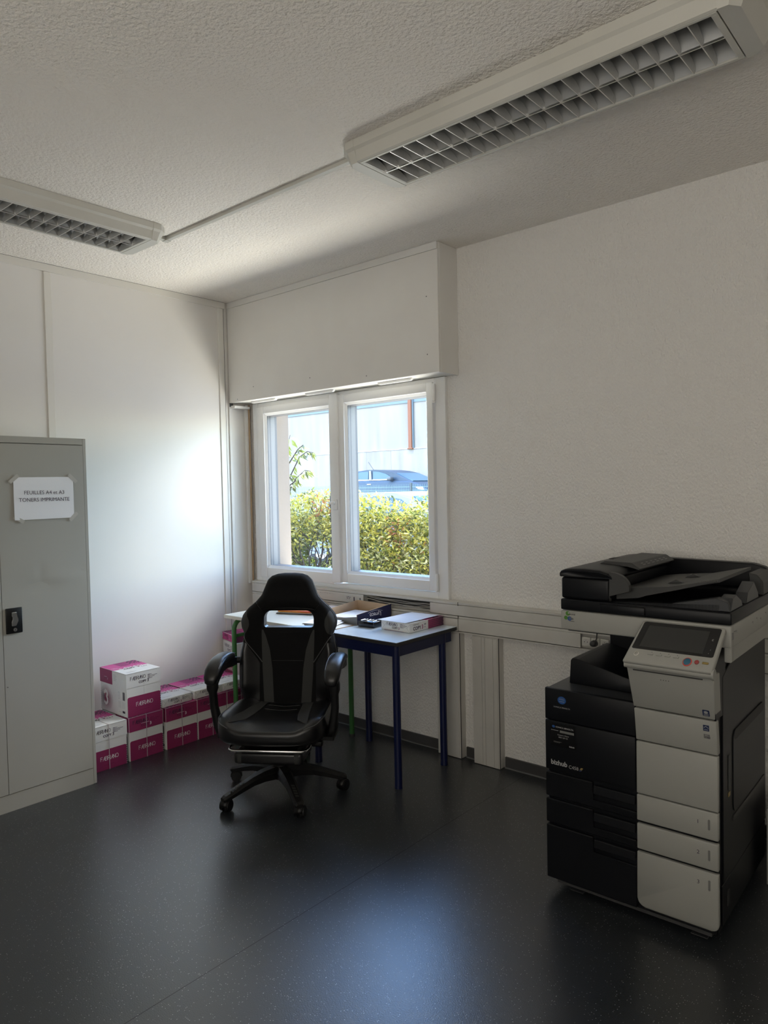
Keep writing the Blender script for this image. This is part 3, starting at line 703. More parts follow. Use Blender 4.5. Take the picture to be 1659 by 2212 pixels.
# things on the tables
TT = TZ2
ro = ream(0, 0, 0, 0, 'opened paper ream lying on the blue table with loose white sheets on its top', None)
ro.location = (1.700, -.090, TT+.001); ro.rotation_euler = (0, 0, -PI/2-.015)
m = MB()
def sh(u, v):
    x = .002+u*.206; y = -.305+v*.300; return (x, y, .0005+.010*max(0, .35-v)**2*(1+u)+.004*u*v)
m.grid(sh, 8, 8, 'paper')
o = m.build('sheet_stack'); o.location = (1.588, -.105, TT+RH+.005); o.rotation_euler = (0, 0, -.03); tag(o, 'loose white sheets lying on the opened ream on the blue table', 'paper')
# cardboard lid of a paper carton used as a tray
tr = empty('cardboard_tray', (1.125, -.385, TT+.001), -.02, 'open cardboard carton lid used as a tray, navy outside with upside-down lettering', 'tray')
w_, d_, h_ = .285, .300, .075; m = MB(); t = .004
m.box(0, 0, 0, w_, d_, t, 'kraft')
def wall(p, q, hp, hq, inner, outer, thick):
    p = Vector((*p, 0)); q = Vector((*q, 0)); d = (q-p).normalized(); n = Vector((-d.y, d.x, 0))*thick
    vs = []
    N = 8
    for i in range(N+1):
        c = p.lerp(q, i/N); hh = hp+(hq-hp)*i/N+.004*math.sin(i*1.3)*0
        vs += [tuple(c), tuple(c+n), tuple(c+Vector((0,0,hh))), tuple(c+n+Vector((0,0,hh)))]
    fo = []; fi = []; ft = []
    for i in range(N):
        a = 4*i; fo.append((a, a+4, a+6, a+2)); fi.append((a+1, a+3, a+7, a+5)); ft.append((a+2, a+6, a+7, a+3))
    m.add(vs, fo, outer); m.add(vs, fi, inner); m.add(vs, ft+[(0,2,3,1), (4*N, 4*N+1, 4*N+3, 4*N+2)], inner)
wall((0, 0), (w_, 0), .012, .050, 'kraft', 'label_grey', t); wall((w_, 0), (w_, d_), .062, .088, 'kraft', 'tray_navy', t); wall((w_, d_), (0, d_), .080, .086, 'kraft', 'kraft', t); wall((0, d_), (0, 0), .086, .060, 'kraft', 'kraft', t)
m.build('tray_body', tr)
F = frame((w_, d_*.52, .048), (0,-1,0), (0,0,-1)); m = MB(); m.text('Lyreco', .036, 0, .004, 'ink_white', F, .0012, 'CENTER', .0004)
m.stroke([(-.062+.124*i/16, -.016-.010*math.sin(PI*i/16)+.006) for i in range(17)], .0016, 'ink_white', F, .0012); m.build('lettering', tr)
# papers spilling out of the tray
def paper_pile(name, loc, rz, w, d, n, h, label, cat='papers', mt='paper', jit=.006):
    m = MB(); 
    for i in range(n):
        a = random.uniform(-jit*4, jit*4); X = Matrix.Translation((random.uniform(-jit, jit), random.uniform(-jit, jit), 0)) @ Matrix.Rotation(a, 4, 'Z')
        za, zb = h*i/n, h*(i+.85)/n; m.box(-w/2, -d/2, za, w/2, d/2, zb, mt if (i % 3 or i == n-1) else 'paper_sheets', X=X)
    o = m.build(name); o.location = loc; o.rotation_euler = (0, 0, rz); return tag(o, label, cat)
paper_pile('paper_pile', (1.265, -.245, TT+.0065), .10, .205, .245, 5, .028, 'pile of loose white papers inside the cardboard tray', 'papers')
paper_pile('paper_pile', (1.235, -.490, TT+.0055), .35, .19, .14, 5, .016, 'crumpled stack of grey-white papers in front of the cardboard tray', 'papers', 'paper', .010)
o = MB().prism([(-.10,-.055), (.115,-.07), (.115,.075), (-.10,.07)], (0,0,0), (1,0,0), (0,1,0), .003, 'kraft').prism([(-.098,-.053), (.111,-.066), (.111,.071), (-.098,.068)], (0,0,.0031), (1,0,0), (0,1,0), .0006, 'carton_white').build('flat_card')
o.location = (1.275, -.475, TT+.0008); tag(o, 'flat pale card under the crumpled papers on the blue table', 'card')
bk = empty('pencil_case', (1.468, -.352, TT+.001), .08, 'small black case with shiny bits on top, between the tray and the ream', 'case')
MB().box(-.04, -.055, 0, .075, .04, .034, 'black_gloss', .004, 2).build('case_body', bk)
m = MB()
for i in range(7): m.box(-.033+i*.014, -.04+(i % 3)*.02, .0345, -.026+i*.014, .0+(i % 3)*.012, .0375, ('silver', 'paper', 'badge_blue')[i % 3], .001)
m.build('metal_clips', bk)
o = MB().box(-.045, -.005, 0, .04, .17, .004, 'ink_grey', .001).build('ruler'); o.location = (1.44, -.290, TT+.001); o.rotation_euler = (0, 0, -.5); tag(o, 'flat grey strip lying beside the black case at the foot of the tray', 'ruler')
GT = TZ
fo = empty('document_folder', (.765, -.235, GT+.001), .35, 'open folder of orange, yellow and red sheets seen through the chair back', 'folder')
MB().box(-.13, -.10, 0, .12, .10, .006, 'cable_dark', .001).build('cover', fo)
for i, (k, z, a) in enumerate((('paper', .0065, .02), ('orange_paper', .0115, -.05), ('yellow_paper', .0145, .05), ('red_paper', .0175, .0), ('orange_paper', .0205, .09))):
    MB().box(-.12, -.095, z, .115, .095, z+.0022, k, X=Matrix.Rotation(a, 4, 'Z')).build('sheet', fo)
paper_pile('paper_pile', (1.02, -.20, GT+.001), -.12, .21, .14, 6, .045, 'stack of pinkish papers on the green table left of the tray', 'papers', 'paper_warm')
# ---------------------------------------------------------------- gaming chair
ch = empty('gaming_chair', (1.418, -.997, 0), math.radians(34), 'black racing-style office chair with grey stripes, rolled in front of the tables', 'chair')
# five-star base
bs = MB(); bs.cyl((0,0,.085), (0,0,.155), .046, 'black_plastic', .040, 20).cyl((0,0,.15), (0,0,.30), .026, 'black_plastic', .026, 16); 
bs.build('gas_column', ch)
A0 = -98-34
for i in range(5):
    a = math.radians(A0+72*i); c, s_ = math.cos(a), math.sin(a)
    rings = []
    for r, zt, w, hh in ((.020, .150, .036, .060), (.06, .150, .036, .058), (.11, .146, .034, .050), (.17, .134, .030, .042), (.23, .114, .027, .036), (.285, .094, .026, .030), (.325, .080, .024, .026), (.338, .072, .018, .016)):
        pr = [(w*.55, zt), (w, zt-hh*.35), (w*.8, zt-hh), (-w*.8, zt-hh), (-w, zt-hh*.35), (-w*.55, zt)]
        rings.append([(r*c-p[0]*s_, r*s_+p[0]*c, p[1]) for p in pr])
    m = MB().loft(rings[::-1], 'black_plastic', smooth=False)
    rr = [(r*c+e*s_*w, r*s_-e*c*w, z) for r, z, w in ((.20, .1265, .010), (.30, .0905, .009)) for e in (-1, 1)]
    arm = m.build('base_arm', ch)
    if i in (0, 1):
        m = MB()
        for k in range(5):
            r = .215+k*.017; m.add([((r+dx)*c-y*s_, (r+dx)*s_+y*c, .122-(r+dx-.215)*.36+.0015) for dx, y in ((0,-.009),(.010,-.009),(.016,.009),(.006,.009))], [(0,1,2,3)], 'printer_grey')
        m.build('tread_marks', arm)
    sw = a+(.5, -.6, .9, -.4, .7)[i]; cc, ss = math.cos(sw), math.sin(sw); ox, oy = .325*c-.012*cc, .325*s_-.012*ss
    cs = MB(); cs.cyl((.325*c, .325*s_, .055), (.325*c, .325*s_, .075), .010, 'black_plastic', seg=10)
    for e in (-1, 1):
        p = Vector((ox-ss*e*.0075, oy+cc*e*.0075, .029)); q = Vector((ox-ss*e*.024, oy+cc*e*.024, .029)); cs.cyl(p, q, .029, 'black_plastic', .026, 18)
    hd = [(ox+.031*math.cos(t)*cc, oy+.031*math.cos(t)*ss, .030+.031*math.sin(t)) for t in [PI*k/8 for k in range(9)]]
    cs.loft([[(x-ss*e, y+cc*e, z) for e in (-.020, .020)]+[(x*.0+ox+(x-ox)*.8-ss*e, oy+(y-oy)*.8+cc*e, .030+(z-.030)*.8) for e in (.020, -.020)] for x, y, z in hd], 'black_plastic')
    cs.build('caster', ch)
# mechanism
m = MB(); m.box(-.11, -.10, .288, .11, .15, .318, 'steel_dark', .006); m.box(-.15, -.17, .318, .15, .17, .332, 'black_plastic', .003); m.box(-.055, -.06, .262, .055, .07, .290, 'steel_dark', .008); m.build('mechanism', ch)
MB().tube([(.06, .05, .285), (.15, .03, .262), (.20, .01, .262)], .008, 'black_plastic', 8).box(.165, -.012, .246, .222, .026, .276, 'black_plastic', .008, 2).build('tilt_lever', ch)
# seat cushion
def seat_outline(n=64):
    pts = []
    for i in range(n):
        a = 2*PI*i/n; c, s_ = math.cos(a), math.sin(a); e = .36
        x = (abs(c)**e)*(1 if c >= 0 else -1); y = (abs(s_)**e)*(1 if s_ >= 0 else -1)
        w = .263 if y < 0 else .263-.028*y*y
        if y < 0: w += .004
        yy = y*.235-.025
        if y < 0: yy -= .022*(1-(x)**2)*(-y)
        pts.append((x*w, yy))
    return pts
SO = seat_outline()
def ztop(x, y):
    b = sstep(.13, .225, abs(x))*.030*sstep(.20, -.10, y)**.6 if y < .2 else 0
    b = sstep(.13, .22, abs(x))*.026
    return .428 + b - .020*sstep(-.17, -.26, y) - .012*sstep(.10, .22, y) - .008*(1-sstep(0, .12, abs(x)))*sstep(-.26,-.05,y)
rings = []
for sc, z in ((.80, .333), (.93, .336), (.985, .350), (1.0, .368)): rings.append([(x*sc, (y+.025)*sc-.025, z) for x, y in SO])
for sc, dz in ((1.0, -.026), (.992, -.014), (.972, -.005), (.92, 0), (.84, .0), (.72, 0), (.58, 0), (.42, 0), (.25, 0), (.08, 0)): rings.append([(x*sc, (y+.025)*sc-.025, ztop(x*sc, (y+.025)*sc-.025)+dz) for x, y in SO])
st = MB().loft(rings, 'leather').build('seat_cushion', ch)
def strip(edges, k, name, parent, zf, n=20, off=.0025):
    """edges: list of (left, right) plan points; overlay following the surface"""
    m = MB(); E = edges; N = len(E)-1
    def at(t): i = min(int(t*N), N-1); f = t*N-i; a, b = E[i], E[i+1]; return [tuple(a[j][q]+(b[j][q]-a[j][q])*f for q in (0, 1)) for j in (0, 1)]
    def fn(u, v): l, r = at(v); x = l[0]+(r[0]-l[0])*u; y = l[1]+(r[1]-l[1])*u; return zf(x, y, off)
    m.grid(fn, 6, n, k); return m.build(name, parent)
sf = lambda x, y, o: (x, y, ztop(x, y)+o)
for s in (-1, 1):
    e = [((s*.085, .205), (s*.145, .205)), ((s*.100, .08), (s*.155, .08)), ((s*.112, -.06), (s*.172, -.06)), ((s*.130, -.15), (s*.192, -.17)), ((s*.170, -.205), (s*.196, -.228))]
    if s > 0: e = [(a, b) for a, b in e]
    else: e = [(b, a) for a, b in e]
    strip(e, 'grey_fabric', 'seat_stripe', st, sf)
    pth = [(x*.988, (y+.025)*.988-.025, ztop(x*.97, (y+.025)*.97-.025)-.007) for x, y in SO if x*s > .175 and y < .10]
    pth.sort(key=lambda p: math.atan2(p[1]+.025, p[0]*s)); MB().tube(pth, .0022, 'piping', 6).build('piping', st)
m = MB()
for y in (.10, .03): m.tube([sf(-.085+.17*i/10, y, .0002) for i in range(11)], .0014, 'black_gloss', 5)
m.build('seam', st)
# backrest: shaped panel with an opening
PROF = [(.362,.235),(.40,.249),(.420,.255),(.46,.265),(.50,.271),(.61,.273),(.70,.267),(.755,.252),(.783,.246),(.80,.252),(.82,.262),(.85,.266),(.885,.255),(.92,.226),(.952,.187),(.987,.156),(1.035,.137),(1.07,.122),(1.09,.100),(1.101,.068),(1.105,.03)]
def hw(z):
    for (a, x), (b, y) in zip(PROF, PROF[1:]):
        if a <= z <= b: t = (z-a)/(b-a); return x+(y-x)*t
    return PROF[0][1] if z < PROF[0][0] else PROF[-1][1]
HZ0, HZ1, HX = .815, .905, .138
def hole_hw(z):
    if z < HZ0 or z > HZ1: return 0
    def rnd_(d, r): return 0 if d >= r else r-math.sqrt(max(0, r*r-(r-d)**2))
    return HX-max(rnd_(HZ1-z, .042), rnd_(z-HZ0, .014))
    t = (z-HZ0)/(HZ1-HZ0); top = sstep(1.0, .62, t); bot = sstep(0, .10, t)
    return HX*(.80+.20*bot)*(.72+.28*top) if 0 < t < 1 else HX*.70
tilt = math.tan(math.radians(6.5))
def ymid(x, z): return .205+(z-.43)*tilt + .012*sstep(.9, 1.1, z)
def bol(x, z):      # how far the front face stands out towards the sitter
    b = .030 + .050*sstep(.14, .25, abs(x))*sstep(.43, .52, z)*(1-sstep(.86, 1.0, z)) + .022*sstep(.905, .97, z)*(1-(abs(x)/.25)**2)
    return b
OUT = [(w, z) for z, w in PROF]; OUT = OUT+[(-w, z) for w, z in OUT[::-1]]
def dist(x, z):
    d = 9
    for a, b in zip(OUT, OUT[1:]+OUT[:1]):
        ax, az = a; bx_, bz = b; vx, vz = bx_-ax, bz-az; L2 = vx*vx+vz*vz or 1e-9; t = max(0, min(1, ((x-ax)*vx+(z-az)*vz)/L2)); d = min(d, math.hypot(x-ax-t*vx, z-az-t*vz))
    return d
def hdist(x, z):
    hz0, hz1 = HZ0, HZ1; dx = abs(x)-HX; dz = max(hz0-z, z-hz1)
    if dx <= 0 and dz <= 0: return 0
    return math.hypot(max(dx, 0), max(dz, 0))
def yfront(x, z):
    d = dist(x, z); r = .040; t = min(1, d/r); k = math.sqrt(max(0, 1-(1-t)**2))
    h = hdist(x, z); t2 = min(1, h/.022); k2 = .55+.45*math.sqrt(max(0, 1-(1-t2)**2))
    return ymid(x, z)-bol(x, z)*k*k2-.004*k
def yback(x, z):
    d = dist(x, z); t = min(1, d/.03); k = math.sqrt(max(0, 1-(1-t)**2)); return ymid(x, z)+.030*k
zs = sorted(set([.362,.37,.38,.395,.4075]+[.420+.0125*i for i in range(31)]+[HZ0, HZ0+.001, HZ0+.004, HZ0+.009, HZ0+.014, HZ1-.042, HZ1-.031, HZ1-.022, HZ1-.015, HZ1-.009, HZ1-.005, HZ1-.002, HZ1-.0005, HZ1]+[.825+.01*i for i in range(5)]+[.915+.0125*i for i in range(15)]+[1.095, 1.1, 1.105]))
zs = [z for z in zs if z <= 1.105]
us = [-1, -.985, -.95, -.88, -.78, -.66, -.55, -.5] ; nc = len(us)
def xcols(z):
    w = hw(z); h = hole_hw(z) or min(HX, .62*w)
    L = [-(h+(w-h)*t) for t in (1, .985, .94, .86, .74, .58, .40, .24, .12, .05, 0)]; Mid = [h*(-1+2*i/10) for i in range(1, 10)]
    return L+Mid+[-x for x in L[::-1]]
m = MB(); vs = []; NX = len(xcols(.5)); hl, hr = 10, NX-1-10
for side in (0, 1):
    for z in zs:
        for x in xcols(z): vs.append((x, yfront(x, z) if side == 0 else yback(x, z), z))
nz = len(zs); off = NX*nz; fs = []
inhole = lambda j: HZ0-1e-6 <= zs[j] and zs[j+1] <= HZ1+1e-6
for j in range(nz-1):
    for i in range(NX-1):
        if inhole(j) and hl <= i < hr: continue
        a = j*NX+i; fs.append((a, a+1, a+NX+1, a+NX)); fs.append((off+a, off+a+NX, off+a+NX+1, off+a+1))
for j in range(nz-1):      # outer rim
    for i, fl in ((0, 0), (NX-1, 1)):
        a = j*NX+i; q = (a, a+NX, off+a+NX, off+a); fs.append(q[::-1] if fl else q)
for i in range(NX-1):
    fs.append((i, off+i, off+i+1, i+1)); a = (nz-1)*NX+i; fs.append((a, a+1, off+a+1, off+a))
hj = [j for j in range(nz-1) if inhole(j)]
hf = []
for j in hj:
    a = j*NX+hl; hf.append((a, off+a, off+a+NX, a+NX)); a = j*NX+hr; hf.append((a, a+NX, off+a+NX, off+a))
for i in range(hl, hr):
    a = hj[0]*NX+i; hf.append((a, a+1, off+a+1, off+a)); a = (hj[-1]+1)*NX+i; hf.append((a, off+a, off+a+1, a+1))
m.add(vs, fs, 'mesh_fabric', True)
back = m.add(vs, hf, 'leather', False).build('backrest', ch, sharp=60)
bf = lambda x, z, o: (x, yfront(x, z)-o, z)
for s in (-1, 1):
    e = [((s*.074, .40), (s*.128, .40)), ((s*.085, .60), (s*.140, .60)), ((s*.100, .70), (s*.144, .70)), ((s*.124, .775), (s*.146, .775)), ((s*.138, .805), (s*.146, .805))]
    strip(e if s > 0 else [(b, a) for a, b in e], 'grey_fabric', 'back_stripe', back, bf, 24, .003)
    # grey wing patch, leather side bolster, piping
    zz = [.78+.0115*i for i in range(12)]
    e = [((s*(hw(z)*.985), z), (s*(hw(z)-.008-.050*math.sin(PI*min(1, (z-.78)/.128))), z)) for z in zz]
    strip(e if s < 0 else [(b, a) for a, b in e], 'grey_fabric', 'wing_patch', back, bf, 16, .003)
    zz = [.43+.0165*i for i in range(20)]
    e = [((s*hw(z)*.985, z), (s*max(.150, min(.155+max(0, z-.63)*.6, hw(z)*.985-.004)), z)) for z in zz]
    strip(e if s < 0 else [(b, a) for a, b in e], 'leather', 'side_bolster', back, bf, 30, .0025)
    MB().tube([bf(s*(.246-.104*t/10), .783-.150*t/10+.0*t, .003) for t in range(11)], .0022, 'piping', 6).build('piping', back)
    MB().tube([bf(s*hw(z)*.992, z, .001) for z in [.44+.012*i for i in range(29)]], .0018, 'piping', 6).build('piping', back)
    MB().tube([bf(s*(hw(z)*.992), z, .001) for z in [.79+.010*i for i in range(31)]], .0020, 'piping', 6).build('piping', back)
m = MB().tube([bf(-.085+.17*i/12, .64, .0008) for i in range(13)], .0014, 'black_gloss', 5); m.build('seam', back)
m = MB()
for s in (-1, 1): m.tube([bf(s*(.145+.035*i/8), .905+.045*i/8, .0006) for i in range(9)], .0012, 'black_gloss', 5)
m.tube([bf(HX*1.06*math.cos(PI*i/20)*(1 if True else 1), .905+.012*math.sin(PI*i/20)+.004, .0015) for i in range(21)], .0016, 'black_gloss', 5); m.build('seam', back)
# armrests
for s in (-1, 1):
    ar = [(.150, .672, .027, .013), (.135, .680, .033, .018), (.09, .690, .037, .022), (.03, .693, .039, .024), (-.03, .690, .041, .025), (-.085, .678, .042, .026), (-.125, .656, .041, .026), (-.148, .630, .037, .024), (-.158, .608, .028, .018), (-.160, .598, .014, .008)]
    rings = []
    for i, (y, z, w, hh) in enumerate(ar):
        a = ar[max(i-1, 0)]; b = ar[min(i+1, len(ar)-1)]; t = Vector((0, b[0]-a[0], b[1]-a[1])).normalized(); n = Vector((0, -t.z, t.y)) if t.y > 0 else Vector((0, t.z, -t.y))
        rings.append([tuple(Vector((s*.305+w*math.copysign(abs(math.cos(q))**.7, math.cos(q)), y, z))+n*hh*math.copysign(abs(math.sin(q))**.8, math.sin(q))) for q in [2*PI*k/20 for k in range(20)]])
    pad = MB().loft(rings, 'leather').build('armrest', ch)
    for dx in (-.004, .004): MB().tube([(s*(.305-.030)+dx*1.0, y, z+hh*.83) for y, z, w, hh in ar[1:8]], .0011, 'thread', 5).build('stitching', pad)
    # post and brace under the pad
    post = [(-.118, .635, .020, .022), (-.112, .600, .027, .026), (-.112, .570, .027, .026), (-.108, .548, .019, .019), (-.100, .48, .019, .021), (-.09, .42, .021, .025), (-.08, .37, .024, .035), (-.07, .335, .022, .04)]
    rings = []
    for i, (y, z, w, d) in enumerate(post):
        xx = s*(.312-.0*i) if z > .5 else s*(.312-.028*((.5-z)/.165)**1.5)
        rings.append([(xx+w*math.copysign(abs(math.cos(q))**.6, math.cos(q)), y+d*math.copysign(abs(math.sin(q))**.6, math.sin(q)), z) for q in [2*PI*k/14 for k in range(14)]])
    MB().loft(rings[::-1], 'black_plastic').build('armrest_post', ch)
    MB().prism([(-.105, .640), (-.06, .655), (.0, .664), (.155, .664), (.215, .655), (.215, .612), (.15, .618), (.06, .634), (0, .632), (-.06, .606), (-.095, .575)], (s*.305-.014, 0, 0), (0,1,0), (0,0,1), .028, 'black_plastic', .003).build('armrest_bracket', ch)
    MB().box(s*.225, -.10, .312, s*.300, .02, .334, 'black_plastic', .003).build('armrest_mount', ch)
    MB().cyl((s*.30, .225, .635), (s*.24, .235, .635), .018, 'black_plastic', seg=14).build('pivot', ch)
# footrest
p = [(-.155, .12, .318), (-.185, .0, .314), (-.195, -.20, .308), (-.188, -.235, .307), (-.17, -.248, .307), (.17, -.248, .307), (.188, -.235, .307), (.195, -.20, .308), (.185, .0, .314), (.155, .12, .318)]
fr = MB().tube(p, .0075, 'chrome', 10).build('footrest_rail', ch)
MB().tube([(-.17, -.10, .3235), (.17, -.10, .3235)], .005, 'black_plastic', 8).build('cross_bar', fr)
fp = MB().box(-.172, -.235, .232, .172, -.02, .294, 'leather', .018, 3).build('footrest_pad', ch)
for s in (-1, 1): MB().box(s*.118, -.2362, .2325, s*.166, -.05, .2945, 'grey_fabric', .018, 3).build('pad_stripe', fp)
MB().box(-.03, .09, .255, .03, .20, .30, 'steel_dark', .01).box(-.04, .215, .28, .04, .245, .42, 'black_plastic', .01).build('back_bracket', ch)
# ---------------------------------------------------------------- multifunction printer
# local: x along the front (0..0.624), y = depth (0 = front), z up
pr = empty('office_printer', (2.906, -.940, 0), math.radians(1.2), 'large black and off-white multifunction office printer on the right', 'printer')
PD = .685
XL = .3525        # split between black and white
PW = .6245
m = MB()
m.box(.004, .014, .040, PW-.006, PD, .775, 'printer_black', .004)
m.box(.345, .014, .775, PW-.006, PD, .93, 'printer_black', .003)
m.prism([(.008, .775), (.014, .93), (.05, .985), (.10, 1.008), (PD-.03, 1.008), (PD-.03, .93), (PD, .775)], (.42, 0, 0), (0,1,0), (0,0,1), PW-.006-.42, 'printer_black')
m.box(.075, .45, .775, .42, PD-.03, 1.006, 'printer_black', .004)
m.box(.006, .012, .770, XL, .42, .784, 'printer_black_lit', .003)
m.box(.03, .03, .02, PW-.03, PD-.02, .040, 'pvc_gap')
body = m.build('body', pr)
for x, y in ((.075, .075), (PW-.09, .075), (.075, PD-.09), (PW-.09, PD-.09)):
    MB().cyl((x-.012, y, .020), (x+.012, y, .020), .020, 'rubber', seg=16).box(x-.02, y-.018, .022, x+.02, y+.018, .036, 'steel_dark').build('caster', pr)
for x in (.06, .505): MB().box(x+.02, .03, .006, x+.075, .06, .009, 'printer_black_lit', .001).build('stabiliser_foot', pr)
def panel(x0, x1, z0, z1, k, r=.004, y0=0., y1=.02, rl=None):
    return MB().box(x0, y0, z0, x1, y1, z1, k, r, 2)
FW = frame((0, -.0006, 0), (1,0,0), (0,0,1))
# black left-hand covers
tl = panel(0, XL-.002, .664, .785, 'printer_black').build('left_cover', pr)
n = 22; m = MB()
c = (.071, .745)
pts = [(c[0]+.017*math.cos(2*PI*i/n), c[1]+.0145*math.sin(2*PI*i/n)) for i in range(n)]; m.poly(pts, 'logo_blue', FW, .0006)
for i in range(4): zz = c[1]-.006+i*.0042; hw_ = .0145*math.sqrt(max(0, 1-((zz-c[1])/.0145)**2)); m.rect(c[0]-hw_*.8, zz, c[0]+hw_*.8, zz+.0013, ('ink_grey', 'btn_blue', 'ink_grey', 'label_grey')[i], FW, .001)
m.text('KONICA MINOLTA', .0078, .071, .7165, 'ink_grey', FW, .0008, 'CENTER'); m.build('maker_logo', tl)
lc = MB(); lc.box(0, 0, .470, XL-.002, .02, .661, 'printer_black', .004, 2); lc = lc.build('lower_left_cover', pr)
m = MB(); m.rect(.022, .567, .125, .653, 'black_gloss', FW, .0006); m.build('service_label', lc)
m = MB(); m.disc(.036, .640, .0062, 'logo_blue', FW, .001, 14, .005); m.text('KONICA MINOLTA', .0084, .045, .6395, 'ink_grey', FW, .0012, 'LEFT', .0001)
m.rect(.062, .620, .119, .629, 'label_grey', FW, .001); m.rect(.029, .6255, .056, .627, 'ink_grey', FW, .001); m.rect(.027, .625, .029, .628, 'ink_grey', FW, .001)
m.text('Assistance Clients', .0064, .075, .611, 'ink_grey', FW, .001, 'CENTER'); m.text('0820 120 123', .0068, .075, .602, 'ink_grey', FW, .001, 'CENTER')
m.rect(.036, .583, .068, .5842, 'label_grey', FW, .001); m.rect(.036, .580, .062, .5812, 'label_grey', FW, .001); m.text('bizhub', .0078, .120, .574, 'ink_grey', FW, .001, 'RIGHT', .0002)
m.build('label_print', lc)
m = MB(); m.text('bizhub', .0255, .0235, .5015, 'ink_grey', FW, .001, 'LEFT', .0007); m.text('C458', .0180, .0960, .4965, 'ink_grey', FW, .001)
m.poly([(.137, .490), (.146, .490), (.154, .504), (.145, .504)], 'btn_yellow', FW, .001); m.poly([(.137, .490), (.146, .490), (.149, .4955), (.140, .4955)], 'badge_blue', FW, .0012); m.build('model_name', lc)
# paper drawers: black left half with a grip, off-white right half
def drawer(z0, z1, num, grip):
    m = MB()
    g0, g1 = grip
    m.prism([(0, z0), (XL-.002, z0), (XL-.002, g0), (.188, g0), (.188, z1), (0, z1)], (0, .02, 0), (1,0,0), (0,0,1), .02, 'printer_black', .003, 1)
    m.box(.188, .013, g0-.002, XL-.002, .02, z1, 'printer_black')
    if num == 3:
        m.prism([(XL, z1)] + arc(XL+.028, z0+.040, .028, 180, 270, 6) + arc(PW-.022, z0+.034, .022, 270, 360, 5)[0:] + [(PW, z1)], (0, .018, 0), (1,0,0), (0,0,1), .018, 'printer_white', .003, 2)
    else: m.box(XL, 0, z0, PW, .02, z1, 'printer_white', .004, 2)
    d = m.build('paper_drawer', pr)
    zc = z1-.043
    m = MB(); m.prism(rrect(.592, zc-.018, .599, zc+.018, .0034), (0, .0005, 0), (1,0,0), (0,0,1), .0015, 'label_grey'); m.build('level_window', d)
    m = MB(); m.text(str(num), .0190, .5605, zc+.003, 'ink_dark', FW, .0006, 'CENTER'); m.build('number_label', d)
    m = MB(); m.prism([(-.004, g1-.034), (.011, g1-.030), (.011, g1), (.0, g1-.004)], (.192, 0, 0), (0,1,0), (0,0,1), XL-.005-.192, 'printer_black', .002)
    m.build('grip', d); return d
drawer(.366, .4595, 1, (.392, .452)); drawer(.2635, .3555, 2, (.290, .350)); drawer(.046, .2535, 3, (.196, .250))
# white toner door and the two panels above it
MB().box(XL, 0, .4635, PW, .02, .651, 'printer_white', .004, 2).build('toner_door', pr)
def slanted(profile, x0, x1, xt0, xt1, k, th=.022):
    (ya, za), (yb, zb) = profile
    vs = [(x0,ya,za),(x1,ya,za),(x1,ya+th,za),(x0,ya+th,za),(xt0,yb,zb),(xt1,yb,zb),(xt1,yb+th,zb),(xt0,yb+th,zb)]
    return MB().solid(vs, [(0,3,2,1),(4,5,6,7),(0,1,5,4),(1,2,6,5),(2,3,7,6),(3,0,4,7)], k, .004, 2)
up = slanted(((0, .655), (-.018, .773)), XL, PW, XL, PW, 'printer_white', .03).build('upper_panel', pr)
def sl_frame(ya, za, yb, zb): d = Vector((0, yb-ya, zb-za)).normalized(); return frame((0, ya-.0012, za), (1,0,0), d)
F = sl_frame(0, .655, -.018, .773); m = MB(); m.rect(.583, .082, .602, .103, 'badge_blue', F, .0002); m.stroke([(.586, .094), (.592, .099), (.599, .093)], .0016, 'ink_grey', F, .0005); m.rect(.586, .086, .599, .0875, 'ink_grey', F, .0005)
m.rect(.584, .056, .603, .071, 'label_grey', F, .0002); m.text('IEC', .008, .5935, .067, 'ink_grey', F, .0006, 'CENTER'); m.text('63', .010, .600, .060, 'ink_dark', F, .0006, 'CENTER'); m.build('energy_badges', up)
fl = slanted(((-.018, .778), (-.078, .937)), XL-.001, PW-.002, .350, .634, 'printer_white', .07).build('front_flap', pr)
F = sl_frame(-.018, .778, -.078, .937)
m = MB(); m.prism(rrect(.372, .152, .600, .1565, .002), tuple(F @ Vector((0,0,.0002))), (1,0,0), tuple((F.to_3x3() @ Vector((0,1,0)))), .0008, 'pvc_gap'); m.build('card_slot', fl)
m = MB()
for i in range(4): m.disc(.463+i*.0085, .128, .0017, 'pvc_gap', F, .0004, 8)
m.build('speaker_holes', fl)
m = MB(); m.poly([(p[0], p[1]) for p in rrect(.585, .012, .607, .036, .003)], 'badge_blue', F, .0003); m.disc(.596, .027, .007, 'ink_grey', F, .0006, 12, .005)
for i in range(3): m.rect(.588, .014+i*.003, .604, .0152+i*.003, 'ink_grey', F, .0006)
m.build('badge', fl)
# black left flank below the control panel and right side covers
MB().prism([(-.016, .775), (-.070, .935), (-.02, 1.0), (.10, 1.0), (.10, .775)], (PW-.0065, 0, 0), (0,1,0), (0,0,1), .006, 'printer_black', .001).build('flap_cheek', pr)
